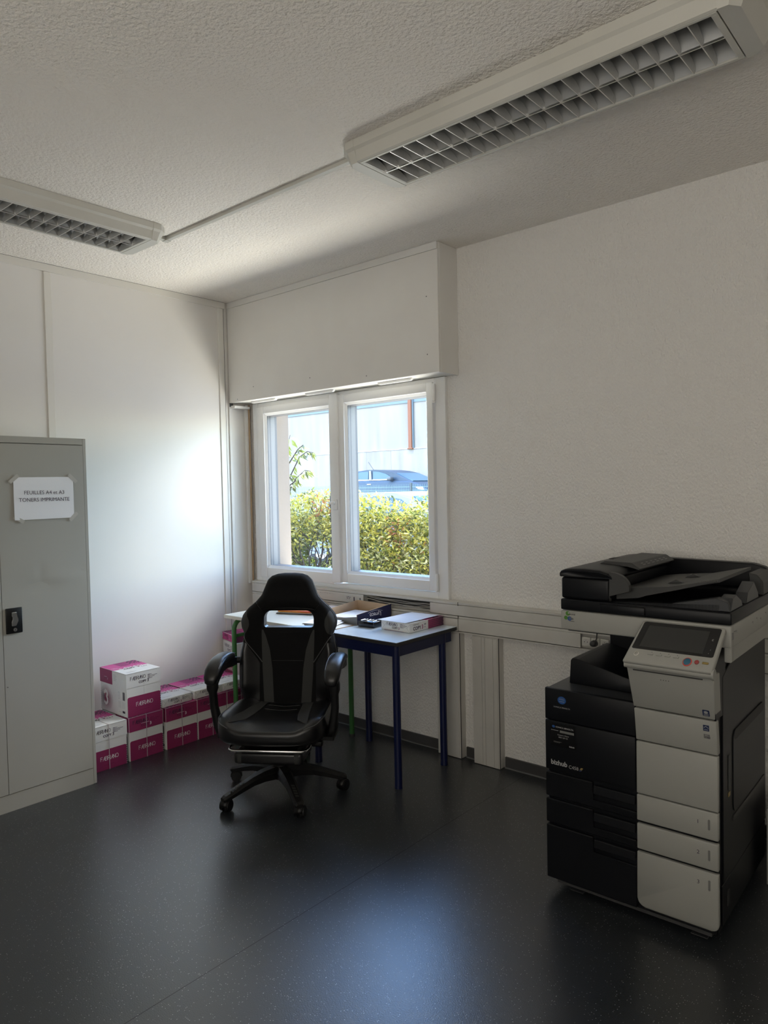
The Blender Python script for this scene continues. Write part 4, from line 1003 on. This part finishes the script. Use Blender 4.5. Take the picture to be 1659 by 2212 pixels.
# control panel: a slab between four corners
cpn = empty('control_panel', (0, 0, 0)); cpn.parent = pr
A, B, Cc, D = Vector((.346, -.108, .955)), Vector((.636, -.108, .955)), Vector((.650, .006, 1.0815)), Vector((.380, .006, 1.0815))
nrm = (B-A).cross(D-A).normalized(); th = nrm*.024
m = MB(); m.solid([tuple(A-th), tuple(B-th), tuple(Cc-th), tuple(D-th), tuple(A), tuple(B), tuple(Cc), tuple(D)], [(0,3,2,1),(4,5,6,7),(0,1,5,4),(1,2,6,5),(2,3,7,6),(3,0,4,7)], 'printer_white', .007, 3)
m.build('panel_case', cpn)
def PP(u, v, h=.0006): p = A.lerp(B, u).lerp(D.lerp(Cc, u), v)+nrm*h; return tuple(p)
def pquad(m, u0, v0, u1, v1, k, h): m.quad(PP(u0, v0, h), PP(u1, v0, h), PP(u1, v1, h), PP(u0, v1, h), k)
m = MB(); q = rrect(.035, .32, .965, .965, .03, 4); m.add([PP(u, v, .0006) for u, v in q], [tuple(range(len(q)))], 'screen_edge'); m.build('screen_surround', cpn)
m = MB(); pquad(m, .115, .375, .845, .885, 'screen', .0012); m.build('screen', cpn)
m = MB(); q = [(.11+.16*i/8, .885+.0*i) for i in range(9)]
for u, v, r in ((.905, .70, .013), (.915, .48, .006), (.905, .40, .006)):
    m.add([PP(u+r*math.cos(2*PI*i/10), v+2.0*r*math.sin(2*PI*i/10), .0013) for i in range(10)], [tuple(range(10))], 'label_grey')
    m.add([PP(u+r*.5+r*.5*math.cos(2*PI*i/8), v+1.0*r*math.sin(2*PI*i/8), .0016) for i in range(8)], [tuple(range(8))], 'screen_edge')
m.build('touch_icons', cpn)
def button(u, v, r, k, name, h=.004, base=None):
    m = MB(); n = 18
    def rg(rr, hh): return [PP(u+rr*math.cos(2*PI*i/n), v+rr*1.85*math.sin(2*PI*i/n), hh) for i in range(n)]
    if base: m.loft([rg(r*1.25, .0004), rg(r*1.22, .003), rg(r*.95, .0032)], base, cap=False)
    m.loft([rg(r, .0004), rg(r, h*.8), rg(r*.85, h)], k); m.build(name, cpn)
button(.125, .205, .022, 'printer_white', 'power_button', .003, 'pvc_old')
button(.715, .165, .040, 'btn_blue', 'start_button', .005, 'btn_glow'); button(.815, .185, .024, 'btn_red', 'stop_button', .004)
m = MB(); m.solid([PP(u, v, h) for h in (.0003, .003) for u, v in ((.875,.165),(.940,.165),(.940,.205),(.875,.205))], [(0,3,2,1),(4,5,6,7),(0,1,5,4),(1,2,6,5),(2,3,7,6),(3,0,4,7)], 'btn_yellow'); m.build('reset_button', cpn)
for i in range(4):
    u = .285+i*.098; m = MB(); m.solid([PP(u+a, v, h) for h in (.0003, .0032) for a, v in ((-.03,.215),(.03,.215),(.03,.250),(-.03,.250))], [(0,3,2,1),(4,5,6,7),(0,1,5,4),(1,2,6,5),(2,3,7,6),(3,0,4,7)], 'printer_white'); m.quad(PP(u+.004, .268), PP(u+.010, .268), PP(u+.010, .285), PP(u+.004, .285), 'ink_dark'); m.build('key', cpn)
MB().cyl((.350, -.088, .943), (.632, -.088, .943), .0125, 'printer_white', seg=18).build('hinge_bar', cpn)
MB().cyl((.633, -.088, .946), (.640, -.088, .946), .0185, 'printer_white', seg=20).build('hinge_cap', cpn)
# output tray
m = MB(); m.prism([(.052, .785), (.058, .876), (.066, .886), (.085, .884), (.345, .825), (.345, .785)], (0, .44, 0), (1,0,0), (0,0,1), .335, 'printer_black', .004, 2)
m.build('output_tray', pr)
# scanner unit
sx0, sx1 = .057, .661
su = MB().box(sx0, .028, 1.010, sx1, PD+.02, 1.0845, 'printer_white', .006, 2)
su.box(sx1-.024, .030, .962, sx1-.001, PD+.02, 1.02, 'printer_white', .003).box(sx0+.02, .05, 1.004, sx1-.03, PD, 1.0105, 'printer_black')
su = su.build('scanner_unit', pr)
F = frame((0, .0272, 0), (1,0,0), (0,0,1)); m = MB()
m.disc(.0865, 1.0735, .0085, 'logo_green', F, .0004, 18); m.disc(.0905, 1.0755, .0035, 'printer_white', F, .0007, 12); m.disc(.079, 1.0565, .0075, 'logo_green', F, .0004, 18); m.disc(.0935, 1.0545, .0085, 'logo_blue', F, .0003, 18)
m.text('econd', .0098, .0925, 1.0715, 'ink_dark', F, .0009); m.text('life', .0165, .0905, 1.0555, 'label_grey', F, .0009, 'LEFT', .0002); m.rect(.0935, 1.044, .1135, 1.0452, 'ink_dark', F, .0009); m.build('second_life_sticker', su)
F = frame((sx1+.0004, 0, 0), (0,1,0), (0,0,1)); m = MB()
for y, z in ((.055, 1.062), (.075, 1.060), (.30, 1.055), (.36, 1.060), (.42, 1.05), (.50, 1.06), (.55, 1.045)): m.rect(y, z, y+.012, z+.002, 'pvc_gap', F, .0004); m.rect(y+.014, z-.008, y+.016, z+.003, 'pvc_gap', F, .0004)
m.rect(.60, 1.02, .68, 1.023, 'pvc_gap', F, .0004); m.rect(.045, .9635, .0462, 1.083, 'pvc_gap', F, .0002); m.build('side_marks', su)
MB().box(sx1-.004, .034, 1.040, sx1+.004, .044, 1.062, 'label_grey', .001).build('side_port', su)
# document feeder
df = empty('document_feeder', (0, 0, 0)); df.parent = pr
m = MB(); m.box(sx0+.001, .026, 1.087, sx1+.001, PD+.03, 1.128, 'printer_black', .005, 2)
m.box(.215, .018, 1.092, .380, .030, 1.122, 'printer_black', .004, 2); m.build('feeder_base', df)
m = MB()      # feed unit on the left: body and rounded lid
m.box(sx0+.002, .030, 1.1295, .247, PD+.02, 1.211, 'printer_black', .010, 3); m.build('feed_unit', df)
prof = [(sx0+.003, 1.2125), (sx0-.001, 1.216), (sx0-.001, 1.228), (sx0+.004, 1.236), (sx0+.016, 1.241), (sx0+.04, 1.244), (.150, 1.246), (.210, 1.243), (.242, 1.233), (.256, 1.222), (.258, 1.2125)]
m = MB(); rings = []
for y, q in ((.0285, .66), (.0265, .80), (.030, .92), (.042, .98), (.06, 1), (.30, 1.03), (PD-.01, 1.04), (PD+.02, .6)): rings.append([(x, y, 1.2125+(z-1.2125)*q) for x, z in prof])
m.loft(rings, 'printer_black', closed=True); m.build('feed_cover', df)
# raised instruction flap on the cover
m = MB(); m.prism([(.130, 1.247), (.150, 1.257), (.255, 1.255), (.290, 1.233), (.286, 1.227), (.245, 1.241)], (0, PD-.06, 0), (1,0,0), (0,0,1), .40, 'printer_grey', .002); ff = m.build('cover_flap', df)
F = frame((.2565, 0, 1.2502), (0,1,0), Vector((-.35,0,.22))); F = frame((.260, .25, 1.2540), (0,1,0), (-.035,0,.022)); m = MB()
for i in range(6): m.rect(.03+i*.05, -.025, .06+i*.05, -.021, 'label_grey', F, .003); m.rect(.03+i*.05, -.016, .052+i*.05, -.012, 'label_grey', F, .003)
m.build('printed_hints', ff)
m = MB(); m.box(.095, .40, 1.2465, .135, .46, 1.2495, 'pvc_gap', .001); m.build('finger_notch', df)
# curved front cheek where originals enter
m = MB(); m.prism([(.247, 1.1295)] + [(.247+.073*math.sin(math.radians(a)), 1.186+.052*math.cos(math.radians(a))) for a in range(0, 91, 10)] + [(.320, 1.172), (.245, 1.150)], (0, .055, 0), (1,0,0), (0,0,1), .022, 'printer_grey', .002); m.build('front_cheek', df)
# input tray: sloping grey plate with side skirts
tp = [(.262, 1.172), (.330, 1.182), (.46, 1.194), (.600, 1.226)]
m = MB(); rings = []
for x, z in tp: rings.append([(x, .105 if x < .5 else .125, z), (x, .560, z), (x, .560, z-.012), (x, .105 if x < .5 else .125, z-.012)])
m.loft(rings[::-1], 'printer_grey', smooth=False)
m.prism([(.250, 1.172), (.330, 1.181), (.44, 1.192), (.600, 1.224), (.600, 1.218), (.46, 1.180), (.36, 1.156), (.335, 1.143), (.250, 1.132)], (0, .105, 0), (1,0,0), (0,0,1), .016, 'printer_grey', .002)
it = m.build('input_tray', df)
for y in (.20, .40): MB().prism([(.40, 1.189), (.43, 1.2045), (.455, 1.194)], (0, y+.02, 0), (1,0,0), (0,0,1), .02, 'printer_grey', .001).build('paper_guide', it)
m = MB()      # back wall and the arm at the right
m.prism([(.24, 1.1295), (.24, 1.236), (.58, 1.228), (.625, 1.216), (.655, 1.185), (.662, 1.1295)], (0, PD+.028, 0), (1,0,0), (0,0,1), .05, 'printer_black', .004, 2)
m.prism([(.618, 1.1295), (.608, 1.212), (.640, 1.206), (.660, 1.18), (.662, 1.1295)], (0, PD-.02, 0), (1,0,0), (0,0,1), .19, 'printer_grey', .004); m.build('hinge_wall', df)
# exit tray below: ramp rising to an end wall with two humps
m = MB(); m.prism([(.25, 1.1290), (.62, 1.150), (.62, 1.1288)], (0, .48, 0), (1,0,0), (0,0,1), .44, 'printer_black')
m.prism([(.40, 1.129), (.47, 1.142), (.610, 1.172), (.648, 1.160), (.655, 1.129)], (0, .085, 0), (1,0,0), (0,0,1), .045, 'printer_black_lit', .002)
m.prism([(.045, 1.129), (.075, 1.170), (.115, 1.178), (.185, 1.150), (.20, 1.129)], (.615, 0, 0), (0,1,0), (0,0,1), .040, 'printer_black_lit', .002)
m.prism([(.25, 1.129), (.27, 1.165), (.36, 1.195), (.42, 1.15), (.43, 1.129)], (.615, 0, 0), (0,1,0), (0,0,1), .040, 'printer_black_lit', .002); m.build('exit_tray', df)
F = frame((0, .05, 1.1284), (1,0,0), (0,1,0)); m = MB(); m.rect(.295, .0, .335, .022, 'label_grey', F, .0006); m.rect(.345, .0, .385, .022, 'label_grey', F, .0006); m.build('hint_stickers', df)
# right flank: side door with bypass tray, seams
FS = frame((PW-.006, 0, 0), (0,1,0), (0,0,1))
m = MB()
m.prism([(.06, .20), (.06, .905), (.165, .940), (.67, .95), (.67, .20)], (PW-.0075, 0, 0), (0,1,0), (0,0,1), .008, 'printer_black', .002); sd = m.build('side_door', pr)
m = MB(); m.prism(rrect(.178, .40, .632, .69, .03), (PW+.0008, 0, 0), (0,1,0), (0,0,1), .003, 'printer_black', .001); m.prism(rrect(.19, .655, .62, .69, .016), (PW+.0042, 0, 0), (0,1,0), (0,0,1), .0006, 'pvc_gap'); m.build('bypass_tray', sd)
MB().box(PW+.0008, .12, .50, PW+.003, .128, .62, 'printer_grey').build('latch_slot', sd); MB().box(PW+.0008, .118, .478, PW+.0025, .140, .492, 'btn_yellow').build('yellow_tag', sd)
MB().box(PW-.0005, .178, .375, PW+.004, .64, .39, 'printer_grey', .001).build('bypass_edge', sd)
m = MB(); m.prism([(.05, .055), (.05, .195), (.67, .195), (.67, .055)], (PW-.0065, 0, 0), (0,1,0), (0,0,1), .005, 'printer_black', .002); m.build('lower_side_cover', pr)
MB().box(PW-.002, .11, .10, PW+.0005, .135, .15, 'printer_grey').build('side_grip', pr)

# pale board leaning beyond the printer, cut by the photo's edge
bd = MB().box(0, 0, .003, .014, .30, .30, 'printer_white', .002).box(.0142, 0, .003, .30, .012, .30, 'printer_white', .002).build('storage_box')
bd.location = (3.553, -.40, 0); tag(bd, 'corner of a pale box on the floor behind the printer, at the right edge', 'box')
# ---------------------------------------------------------------- outside the window
struct(MB().box(-40, .27, -.2, 12, 12, -.001, 'paving'), 'ground')
struct(MB().box(-40, 12, -.2, 12, 22, .72, 'asphalt'), 'ground_2')
ow = empty('retaining_wall', (0, 20, .72), 0, 'tall pale concrete and render wall across the car park, with a blue-grey top band', 'wall')
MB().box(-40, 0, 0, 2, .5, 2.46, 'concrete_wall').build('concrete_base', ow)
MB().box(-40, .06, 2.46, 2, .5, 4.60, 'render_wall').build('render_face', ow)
MB().box(-40, .03, 4.37, 2, .5, 4.57, 'band_blue').build('top_band', ow)
MB().box(-40, -.02, 2.455, 2, .06, 2.475, 'paving').build('ledge', ow)
m = MB()
for x in (-19.3, -17.0, -15.6, -13.2): m.box(x, -.004, .02, x+.03, .001, 2.45, 'render_wall')
m.build('joint', ow)
dp = empty('rusty_downpipe', (-14.47, 20, 3.18), 0, 'rust-orange vertical steel post on the far wall', 'post')
MB().box(-.085, -.09, 0, .085, .055, 2.12, 'rust', .01).build('post_shaft', dp); MB().box(-.14, -.10, -.02, .14, .05, .03, 'rust', .01).build('bracket', dp); MB().box(.09, -.03, 0, .14, .05, 2.1, 'band_blue').build('side_plate', dp)

def car(name, loc, label, P, paint):
    """local x forward (front at +x), y depth (near side = 0), z up"""
    c = empty(name, loc, 0, label, 'car'); Wd = 1.74
    def sec(poly, y0, y1, k, bev, nm, par=c): return MB().prism(poly, (0, y1, 0), (1,0,0), (0,0,1), y1-y0, k, bev, 3, True).build(nm, par, sharp=40)
    sec(P['body'], 0, Wd, paint, .07, 'car_body'); sec(P['cabin'], .13, Wd-.13, paint, .05, 'cabin_roof')
    for nm, pl in P['glass']:
        MB().prism(pl, (0, .126, 0), (1,0,0), (0,0,1), .012, 'car_glass').build(nm, c)
    wsh = P['windscreen']
    MB().solid([(wsh[0][0], .24, wsh[0][1]), (wsh[1][0], .17, wsh[1][1]), (wsh[1][0], Wd-.17, wsh[1][1]), (wsh[0][0], Wd-.24, wsh[0][1])] + [(wsh[0][0]-.03, .24, wsh[0][1]-.03), (wsh[1][0]-.03, .17, wsh[1][1]-.03), (wsh[1][0]-.03, Wd-.17, wsh[1][1]-.03), (wsh[0][0]-.03, Wd-.24, wsh[0][1]-.03)], [(0,1,2,3),(7,6,5,4),(0,4,5,1),(1,5,6,2),(2,6,7,3),(3,7,4,0)], 'car_glass').build('windscreen', c)
    for x in P['wheels']:
        for y in (.02, Wd-.22):
            wm = MB().cyl((x, y, .33), (x, y+.2, .33), .33, 'rubber', seg=24).cyl((x, y-.004, .33), (x, y, .33), .21, 'silver', seg=16); wm.build('wheel', c)
        ap = arc(x, .33, .40, 0, 180, 10); MB().prism(ap+[(x-.36, .33)]+[(p[0], p[1]) for p in arc(x, .33, .35, 180, 0, 10)], (0, .004, 0), (1,0,0), (0,0,1), .02, 'rubber').build('wheel_arch', c)
    for nm, (x, z), k in P['extras']:
        if nm == 'mirror': MB().box(x-.13, -.16, z-.07, x+.06, .06, z+.07, k, .04, 2).build('wing_mirror', c)
        if nm == 'lamp': MB().prism([(x-.26, z+.03), (x+.10, z+.0), (x+.16, z-.10), (x-.10, z-.07)], (0, -.004, 0), (1,0,0), (0,0,1), -.02, k, .004).build('headlamp', c)
        if nm == 'antenna': MB().tube([(x, .87, z), (x-.30, .87, z+.36)], .012, k, 6).build('aerial', c)
        if nm == 'handle': MB().box(x-.10, -.025, z-.015, x+.10, .01, z+.02, k, .01).build('door_handle', c)
        if nm == 'strip': MB().box(x, .108, z, x+1.95, .14, z+.03, k).build('window_strip', c)
        if nm == 'pillar': MB().prism([(x, z), (x+.13, z), (x+.11, z+.36), (x+.01, z+.36)], (0, .112, 0), (1,0,0), (0,0,1), .02, k).build('door_pillar', c)
    return c
car('parked_suv', (-15.70, 17, .72), 'dark blue car parked in front of the far wall, its near side toward the window',
    dict(body=[(.02,.30),(-.02,.62),(.05,1.02),(.35,1.16),(3.45,1.10),(3.95,.98),(4.28,.80),(4.36,.52),(4.30,.26),(3.6,.22),(.5,.22)],
         cabin=[(.20,1.12),(.50,1.42),(.80,1.515),(1.30,1.555),(1.75,1.555),(2.25,1.50),(2.72,1.40),(3.60,1.06)],
         glass=[('quarter_glass', [(.44,1.19),(.68,1.42),(.72,1.19)]), ('rear_side_glass', [(.77,1.19),(.76,1.43),(1.0,1.48),(1.42,1.49),(1.40,1.18)]), ('front_side_glass', [(1.64,1.18),(1.66,1.49),(1.95,1.47),(2.30,1.38),(2.72,1.17)])],
         windscreen=[(2.76,1.41),(3.56,1.105)], wheels=(.85, 3.42),
         extras=[('mirror', (2.68,1.19), 'cable_dark'), ('lamp', (4.02,.86), 'paper'), ('antenna', (1.05,1.53), 'cable_dark'), ('handle', (1.55,1.0), 'silver'), ('strip', (.72,1.155), 'silver'), ('pillar', (1.46,1.16), 'car_silver')]), 'car_dark')
car('parked_car', (-7.35, 7, 0), 'silver car parked just behind the hedge, only roof and windscreen showing',
    dict(body=[(.02,.28),(-.02,.6),(.05,.92),(.3,1.02),(3.35,.98),(3.95,.82),(4.15,.70),(4.2,.45),(4.12,.22),(.4,.22)],
         cabin=[(.25,1.0),(.70,1.32),(1.15,1.435),(1.75,1.485),(2.25,1.49),(2.75,1.465),(3.10,1.40),(3.85,.95)],
         glass=[('rear_side_glass', [(.85,1.04),(.95,1.30),(1.3,1.38),(1.75,1.40),(1.72,1.04)]), ('front_side_glass', [(1.84,1.04),(1.86,1.41),(2.55,1.405),(2.90,1.35),(3.40,1.03)])],
         windscreen=[(3.13,1.405),(3.78,1.0)], wheels=(.8, 3.25), extras=[('mirror', (3.30,1.06), 'car_silver'), ('lamp', (3.9,.72), 'paper'), ('handle', (1.75,.9), 'silver')]), 'car_silver')
# welded wire fence
fc = empty('wire_fence', (-14, 10, 0), 0, 'thin green welded wire fence between the two parked cars', 'fence')
for k in range(4):
    m = MB(); x0 = k*2.5
    for i in range(46): m.box(x0+.03+i*.053, -.003, .06, x0+.036+i*.053, .003, 1.62+.03, 'fence_green')
    for z in (.10, .5, .9, 1.25, 1.40, 1.50, 1.58): m.box(x0+.02, -.004, z, x0+2.46, .004, z+.012, 'fence_green')
    m.build('wire_panel', fc)
for k in range(5): MB().box(k*2.5-.025, -.025, 0, k*2.5+.025, .025, 1.68, 'post_grey', .004).build('fence_post', fc)
o = MB().box(-.022, -.02, 0, .022, .02, 1.52, 'post_grey', .004).build('garden_stake'); o.location = (-1.36, 2.2, 0); tag(o, 'dark grey stake standing in front of the hedge, left of the window middle', 'post')

# hedge
def leaf(m, p, d, up, L, W, k):
    d = d.normalized(); s = d.cross(up).normalized(); n = s.cross(d)
    a = p; b = p+d*L*.45+s*W/2+n*W*.18; c = p+d*L-n*L*.14; e = p+d*L*.45-s*W/2+n*W*.18; mid = p+d*L*.5
    m.add([tuple(q) for q in (a, b, c, e, mid)], [(0,1,4),(1,2,4),(2,3,4),(3,0,4)], k)
rnd = random.Random(11)
def rv(z=0): return Vector((rnd.gauss(0,1), rnd.gauss(0,1), rnd.gauss(0,1)+z)).normalized()
hg = empty('hedge', (-1, 2.35, 0), 0, 'sunlit yellow-green laurel hedge just outside the window', 'hedge')
def hedge_top(x): return 1.49+.05*math.sin(x*3.1)+.035*math.sin(x*7.3+1)-.03*sstep(-.6, .1, x)
m = MB(); cnt = 0
while cnt < 19000:
    x = rnd.uniform(-3.4, 1.3); 
    if not (-2.5 < x < .45) and rnd.random() > .45: continue
    z = rnd.uniform(.25, 1.56); y = 2.12+abs(rnd.gauss(0, .16))
    if z < .5 and rnd.random() > .5: continue
    if abs(x+1.30) < .05 and z > 1.18 and y < 2.26: continue
    if z > hedge_top(x)-.02+rnd.gauss(0, .025): continue
    gx = math.exp(-((x+1.68)/.36)**2-((z-.82)/.22)**2)
    if rnd.random() < gx*1.25: continue
    if z < .62 and -1.95 < x < -1.2 and rnd.random() < .7: continue
    d = Vector((rnd.gauss(0,.8), rnd.gauss(-.5,.6), rnd.gauss(.25,.7))); r = rnd.random()
    rust = math.exp(-((x+1.45)/.16)**2-((z-1.38)/.12)**2)*.55+math.exp(-((x+.42)/.10)**2-((z-1.05)/.16)**2)*.45+math.exp(-((x-.02)/.10)**2-((z-.85)/.12)**2)*.3
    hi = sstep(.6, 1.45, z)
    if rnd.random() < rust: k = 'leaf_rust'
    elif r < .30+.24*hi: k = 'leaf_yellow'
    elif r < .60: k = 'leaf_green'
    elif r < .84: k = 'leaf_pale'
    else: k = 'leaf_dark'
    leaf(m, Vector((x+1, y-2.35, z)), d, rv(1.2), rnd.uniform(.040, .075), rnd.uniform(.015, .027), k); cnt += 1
for _ in range(2600):
    x = rnd.uniform(-3.2, 1.2); z = rnd.uniform(.55, 1.28); y = rnd.uniform(2.36, 2.62)
    if math.exp(-((x+1.68)/.36)**2-((z-.80)/.20)**2) > .35: continue
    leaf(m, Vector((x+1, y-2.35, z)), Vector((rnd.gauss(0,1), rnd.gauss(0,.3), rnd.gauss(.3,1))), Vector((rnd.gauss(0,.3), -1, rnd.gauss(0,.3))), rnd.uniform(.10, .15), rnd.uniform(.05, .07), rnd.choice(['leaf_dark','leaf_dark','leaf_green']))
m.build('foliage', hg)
m = MB()
for i in range(46):
    x = rnd.uniform(-3.2, 1.2) if i > 16 else rnd.uniform(-2.05, -1.25); y = rnd.uniform(2.2, 2.5); p = Vector((x+1, y-2.35, 0)); d = Vector((rnd.gauss(0,.25), rnd.gauss(-.05,.15), 1)); pts = [p.copy()]; rr = [rnd.uniform(.012, .020)]
    for k in range(12):
        d = (d+rv()*.42+Vector((0,0,.12))).normalized(); p = p+d*.115
        if p.z > 1.38: break
        p.y = max(-.18, min(.3, p.y)); pts.append(p.copy()); rr.append(max(.003, rr[0]*(1-k/13)))
        if i < 30 and k > 2 and rnd.random() < .5:
            q = p.copy(); e = (d+rv()*1.3).normalized(); tw = [q.copy()]
            for t in range(5): e = (e+rv()*.5).normalized(); q = q+e*.06; tw.append(q.copy())
            if all(t.z < 1.45 for t in tw): m.tube(tw, .0035, 'bark', 5)
    m.tube(pts, rr, 'bark', 6)
m.build('branches', hg)
# young shoots hanging in from the left
sh_ = empty('leafy_shrub', (-1.62, 1.62, 0), 0, 'leafy shrub shoots with drooping green leaves at the left of the window view', 'shrub')
m = MB(); stems = []
for pts in ([(0,0,0),(.03,-.02,.9),(.08,0,1.5),(.17,.0,1.9),(.27,-.02,2.13)], [(0,0,1.2),(.20,.0,1.66),(.36,.02,1.90),(.50,.0,1.95),(.60,.0,1.93)], [(0,0,1.0),(.16,0,1.48),(.32,0,1.68),(.46,.0,1.76),(.54,0,1.75)], [(.05,0,1.5),(.20,0,1.82),(.34,.02,1.98),(.42,.02,2.02)], [(.05,0,1.3),(.20,0,1.60),(.32,.0,1.66)]):
    P = [Vector(p) for p in pts]; m.tube(P, [.008-.0014*i for i in range(len(P))], 'bark', 6); stems.append(P)
m.build('stem', sh_)
m = MB()
for P in stems:
    for i in range(len(P)-1):
        if P[i+1].z < 1.6: continue
        for t in range(9):
            q = P[i].lerp(P[i+1], rnd.random())
            if q.z < 1.55: continue
            d = Vector((rnd.uniform(.0, .7), rnd.gauss(0,.35), rnd.uniform(-1.1, -.05))); leaf(m, q, d, Vector((rnd.gauss(0,.5), -1, rnd.gauss(.2,.4))), rnd.uniform(.07, .11), rnd.uniform(.020, .032), rnd.choice(['leaf_green','leaf_green','leaf_dark','leaf_pale']))
leaf(m, Vector((.29,-.02,2.08)), Vector((.5,0,-.55)), Vector((0,-1,.3)), .12, .045, 'leaf_green')
m.build('leaves', sh_)

# ---------------------------------------------------------------- light
wd = bpy.data.worlds.new('World'); SC.world = wd; wd.use_nodes = True; nt = wd.node_tree
sky = nt.nodes.new('ShaderNodeTexSky'); sky.sky_type = 'NISHITA'; sky.sun_disc = False; sky.sun_elevation = math.radians(58); sky.sun_rotation = math.radians(200)
sky.air_density = 1.2; sky.dust_density = .6; sky.ozone_density = 1.5
tint = nt.nodes.new('ShaderNodeMixRGB'); tint.blend_type = 'MULTIPLY'; tint.inputs['Fac'].default_value = 1; tint.inputs['Color2'].default_value = (.86, .95, 1.08, 1)
nt.links.new(sky.outputs[0], tint.inputs['Color1']); nt.links.new(tint.outputs[0], nt.nodes['Background'].inputs['Color']); nt.nodes['Background'].inputs['Strength'].default_value = 2.1
def lamp(kind, name, loc, direction, energy, col, **kw):
    l = bpy.data.lights.new(name, kind); l.energy = energy; l.color = col
    for k, v in kw.items(): setattr(l, k, v)
    o = bpy.data.objects.new(name, l); COL.objects.link(o); o.location = loc; o.rotation_euler = Vector(direction).to_track_quat('-Z', 'Y').to_euler(); return o
lamp('SUN', 'sun', (0, -5, 12), (-.22, .40, -.89), 4.0, (1, .95, .87), angle=.01)
lamp('AREA', 'ground_bounce_fill', (1.10, .76, .30), (-.02, -.60, .80), 172, (1, .93, .82), shape='RECTANGLE', size=2.2, size_y=.9)  # added area lamp standing in for light thrown up by the ground
lamp('AREA', 'sky_fill', (2.3, 3.4, 3.9), (-1.35, -3.4, -2.25), 370, (1, .94, .86), shape='RECTANGLE', size=2.4, size_y=1.6)  # extra area lamp outside, added to brighten the lower partition and cabinet

lamp('AREA', 'yard_bounce_fill', (2.7, 1.7, 1.6), (-2.5, -3.1, -.75), 6, (1, .92, .80), shape='RECTANGLE', size=1.8, size_y=1.4)  # added lamp right of the opening, lights the partition from the side
lamp('AREA', 'room_fill', (4.2, -5.1, 1.9), (-.15, .8, .75), 88, (1, .945, .86), shape='RECTANGLE', size=3.2, size_y=1.9)  # unseen lamp added behind the camera as room fill; no window there

# ---------------------------------------------------------------- camera
cam = bpy.data.cameras.new('Camera'); co = bpy.data.objects.new('Camera', cam); COL.objects.link(co)
F_PX = 1558.58; cam.sensor_fit = 'VERTICAL'; cam.sensor_height = 36; cam.sensor_width = 27; cam.lens = F_PX*36/2212; cam.clip_start = .02; cam.clip_end = 300
yaw, pitch, roll = (math.radians(a) for a in (-40.90397, -1.87371, -1.18981))
fwd = Vector((math.sin(yaw)*math.cos(pitch), math.cos(yaw)*math.cos(pitch), math.sin(pitch))); r0 = Vector((math.cos(yaw), -math.sin(yaw), 0)); u0 = r0.cross(fwd)
r_ = r0*math.cos(roll)+u0*math.sin(roll); u_ = u0*math.cos(roll)-r0*math.sin(roll)
co.matrix_world = Matrix(((r_.x, u_.x, -fwd.x, 4.25), (r_.y, u_.y, -fwd.y, -3.412), (r_.z, u_.z, -fwd.z, 1.56), (0,0,0,1)))
SC.camera = co
SC.view_settings.view_transform = 'Standard'; SC.view_settings.look = 'None'; SC.view_settings.exposure = 0.0
cy = SC.cycles; cy.max_bounces = 8; cy.diffuse_bounces = 5; cy.glossy_bounces = 4; cy.transparent_max_bounces = 8; cy.caustics_reflective = False; cy.caustics_refractive = False
cy.sample_clamp_indirect = 4; cy.use_denoising = True
try: cy.denoiser = 'OPENIMAGEDENOISE'; cy.denoising_input_passes = 'RGB_ALBEDO_NORMAL'; cy.denoising_prefilter = 'ACCURATE'
except Exception: pass
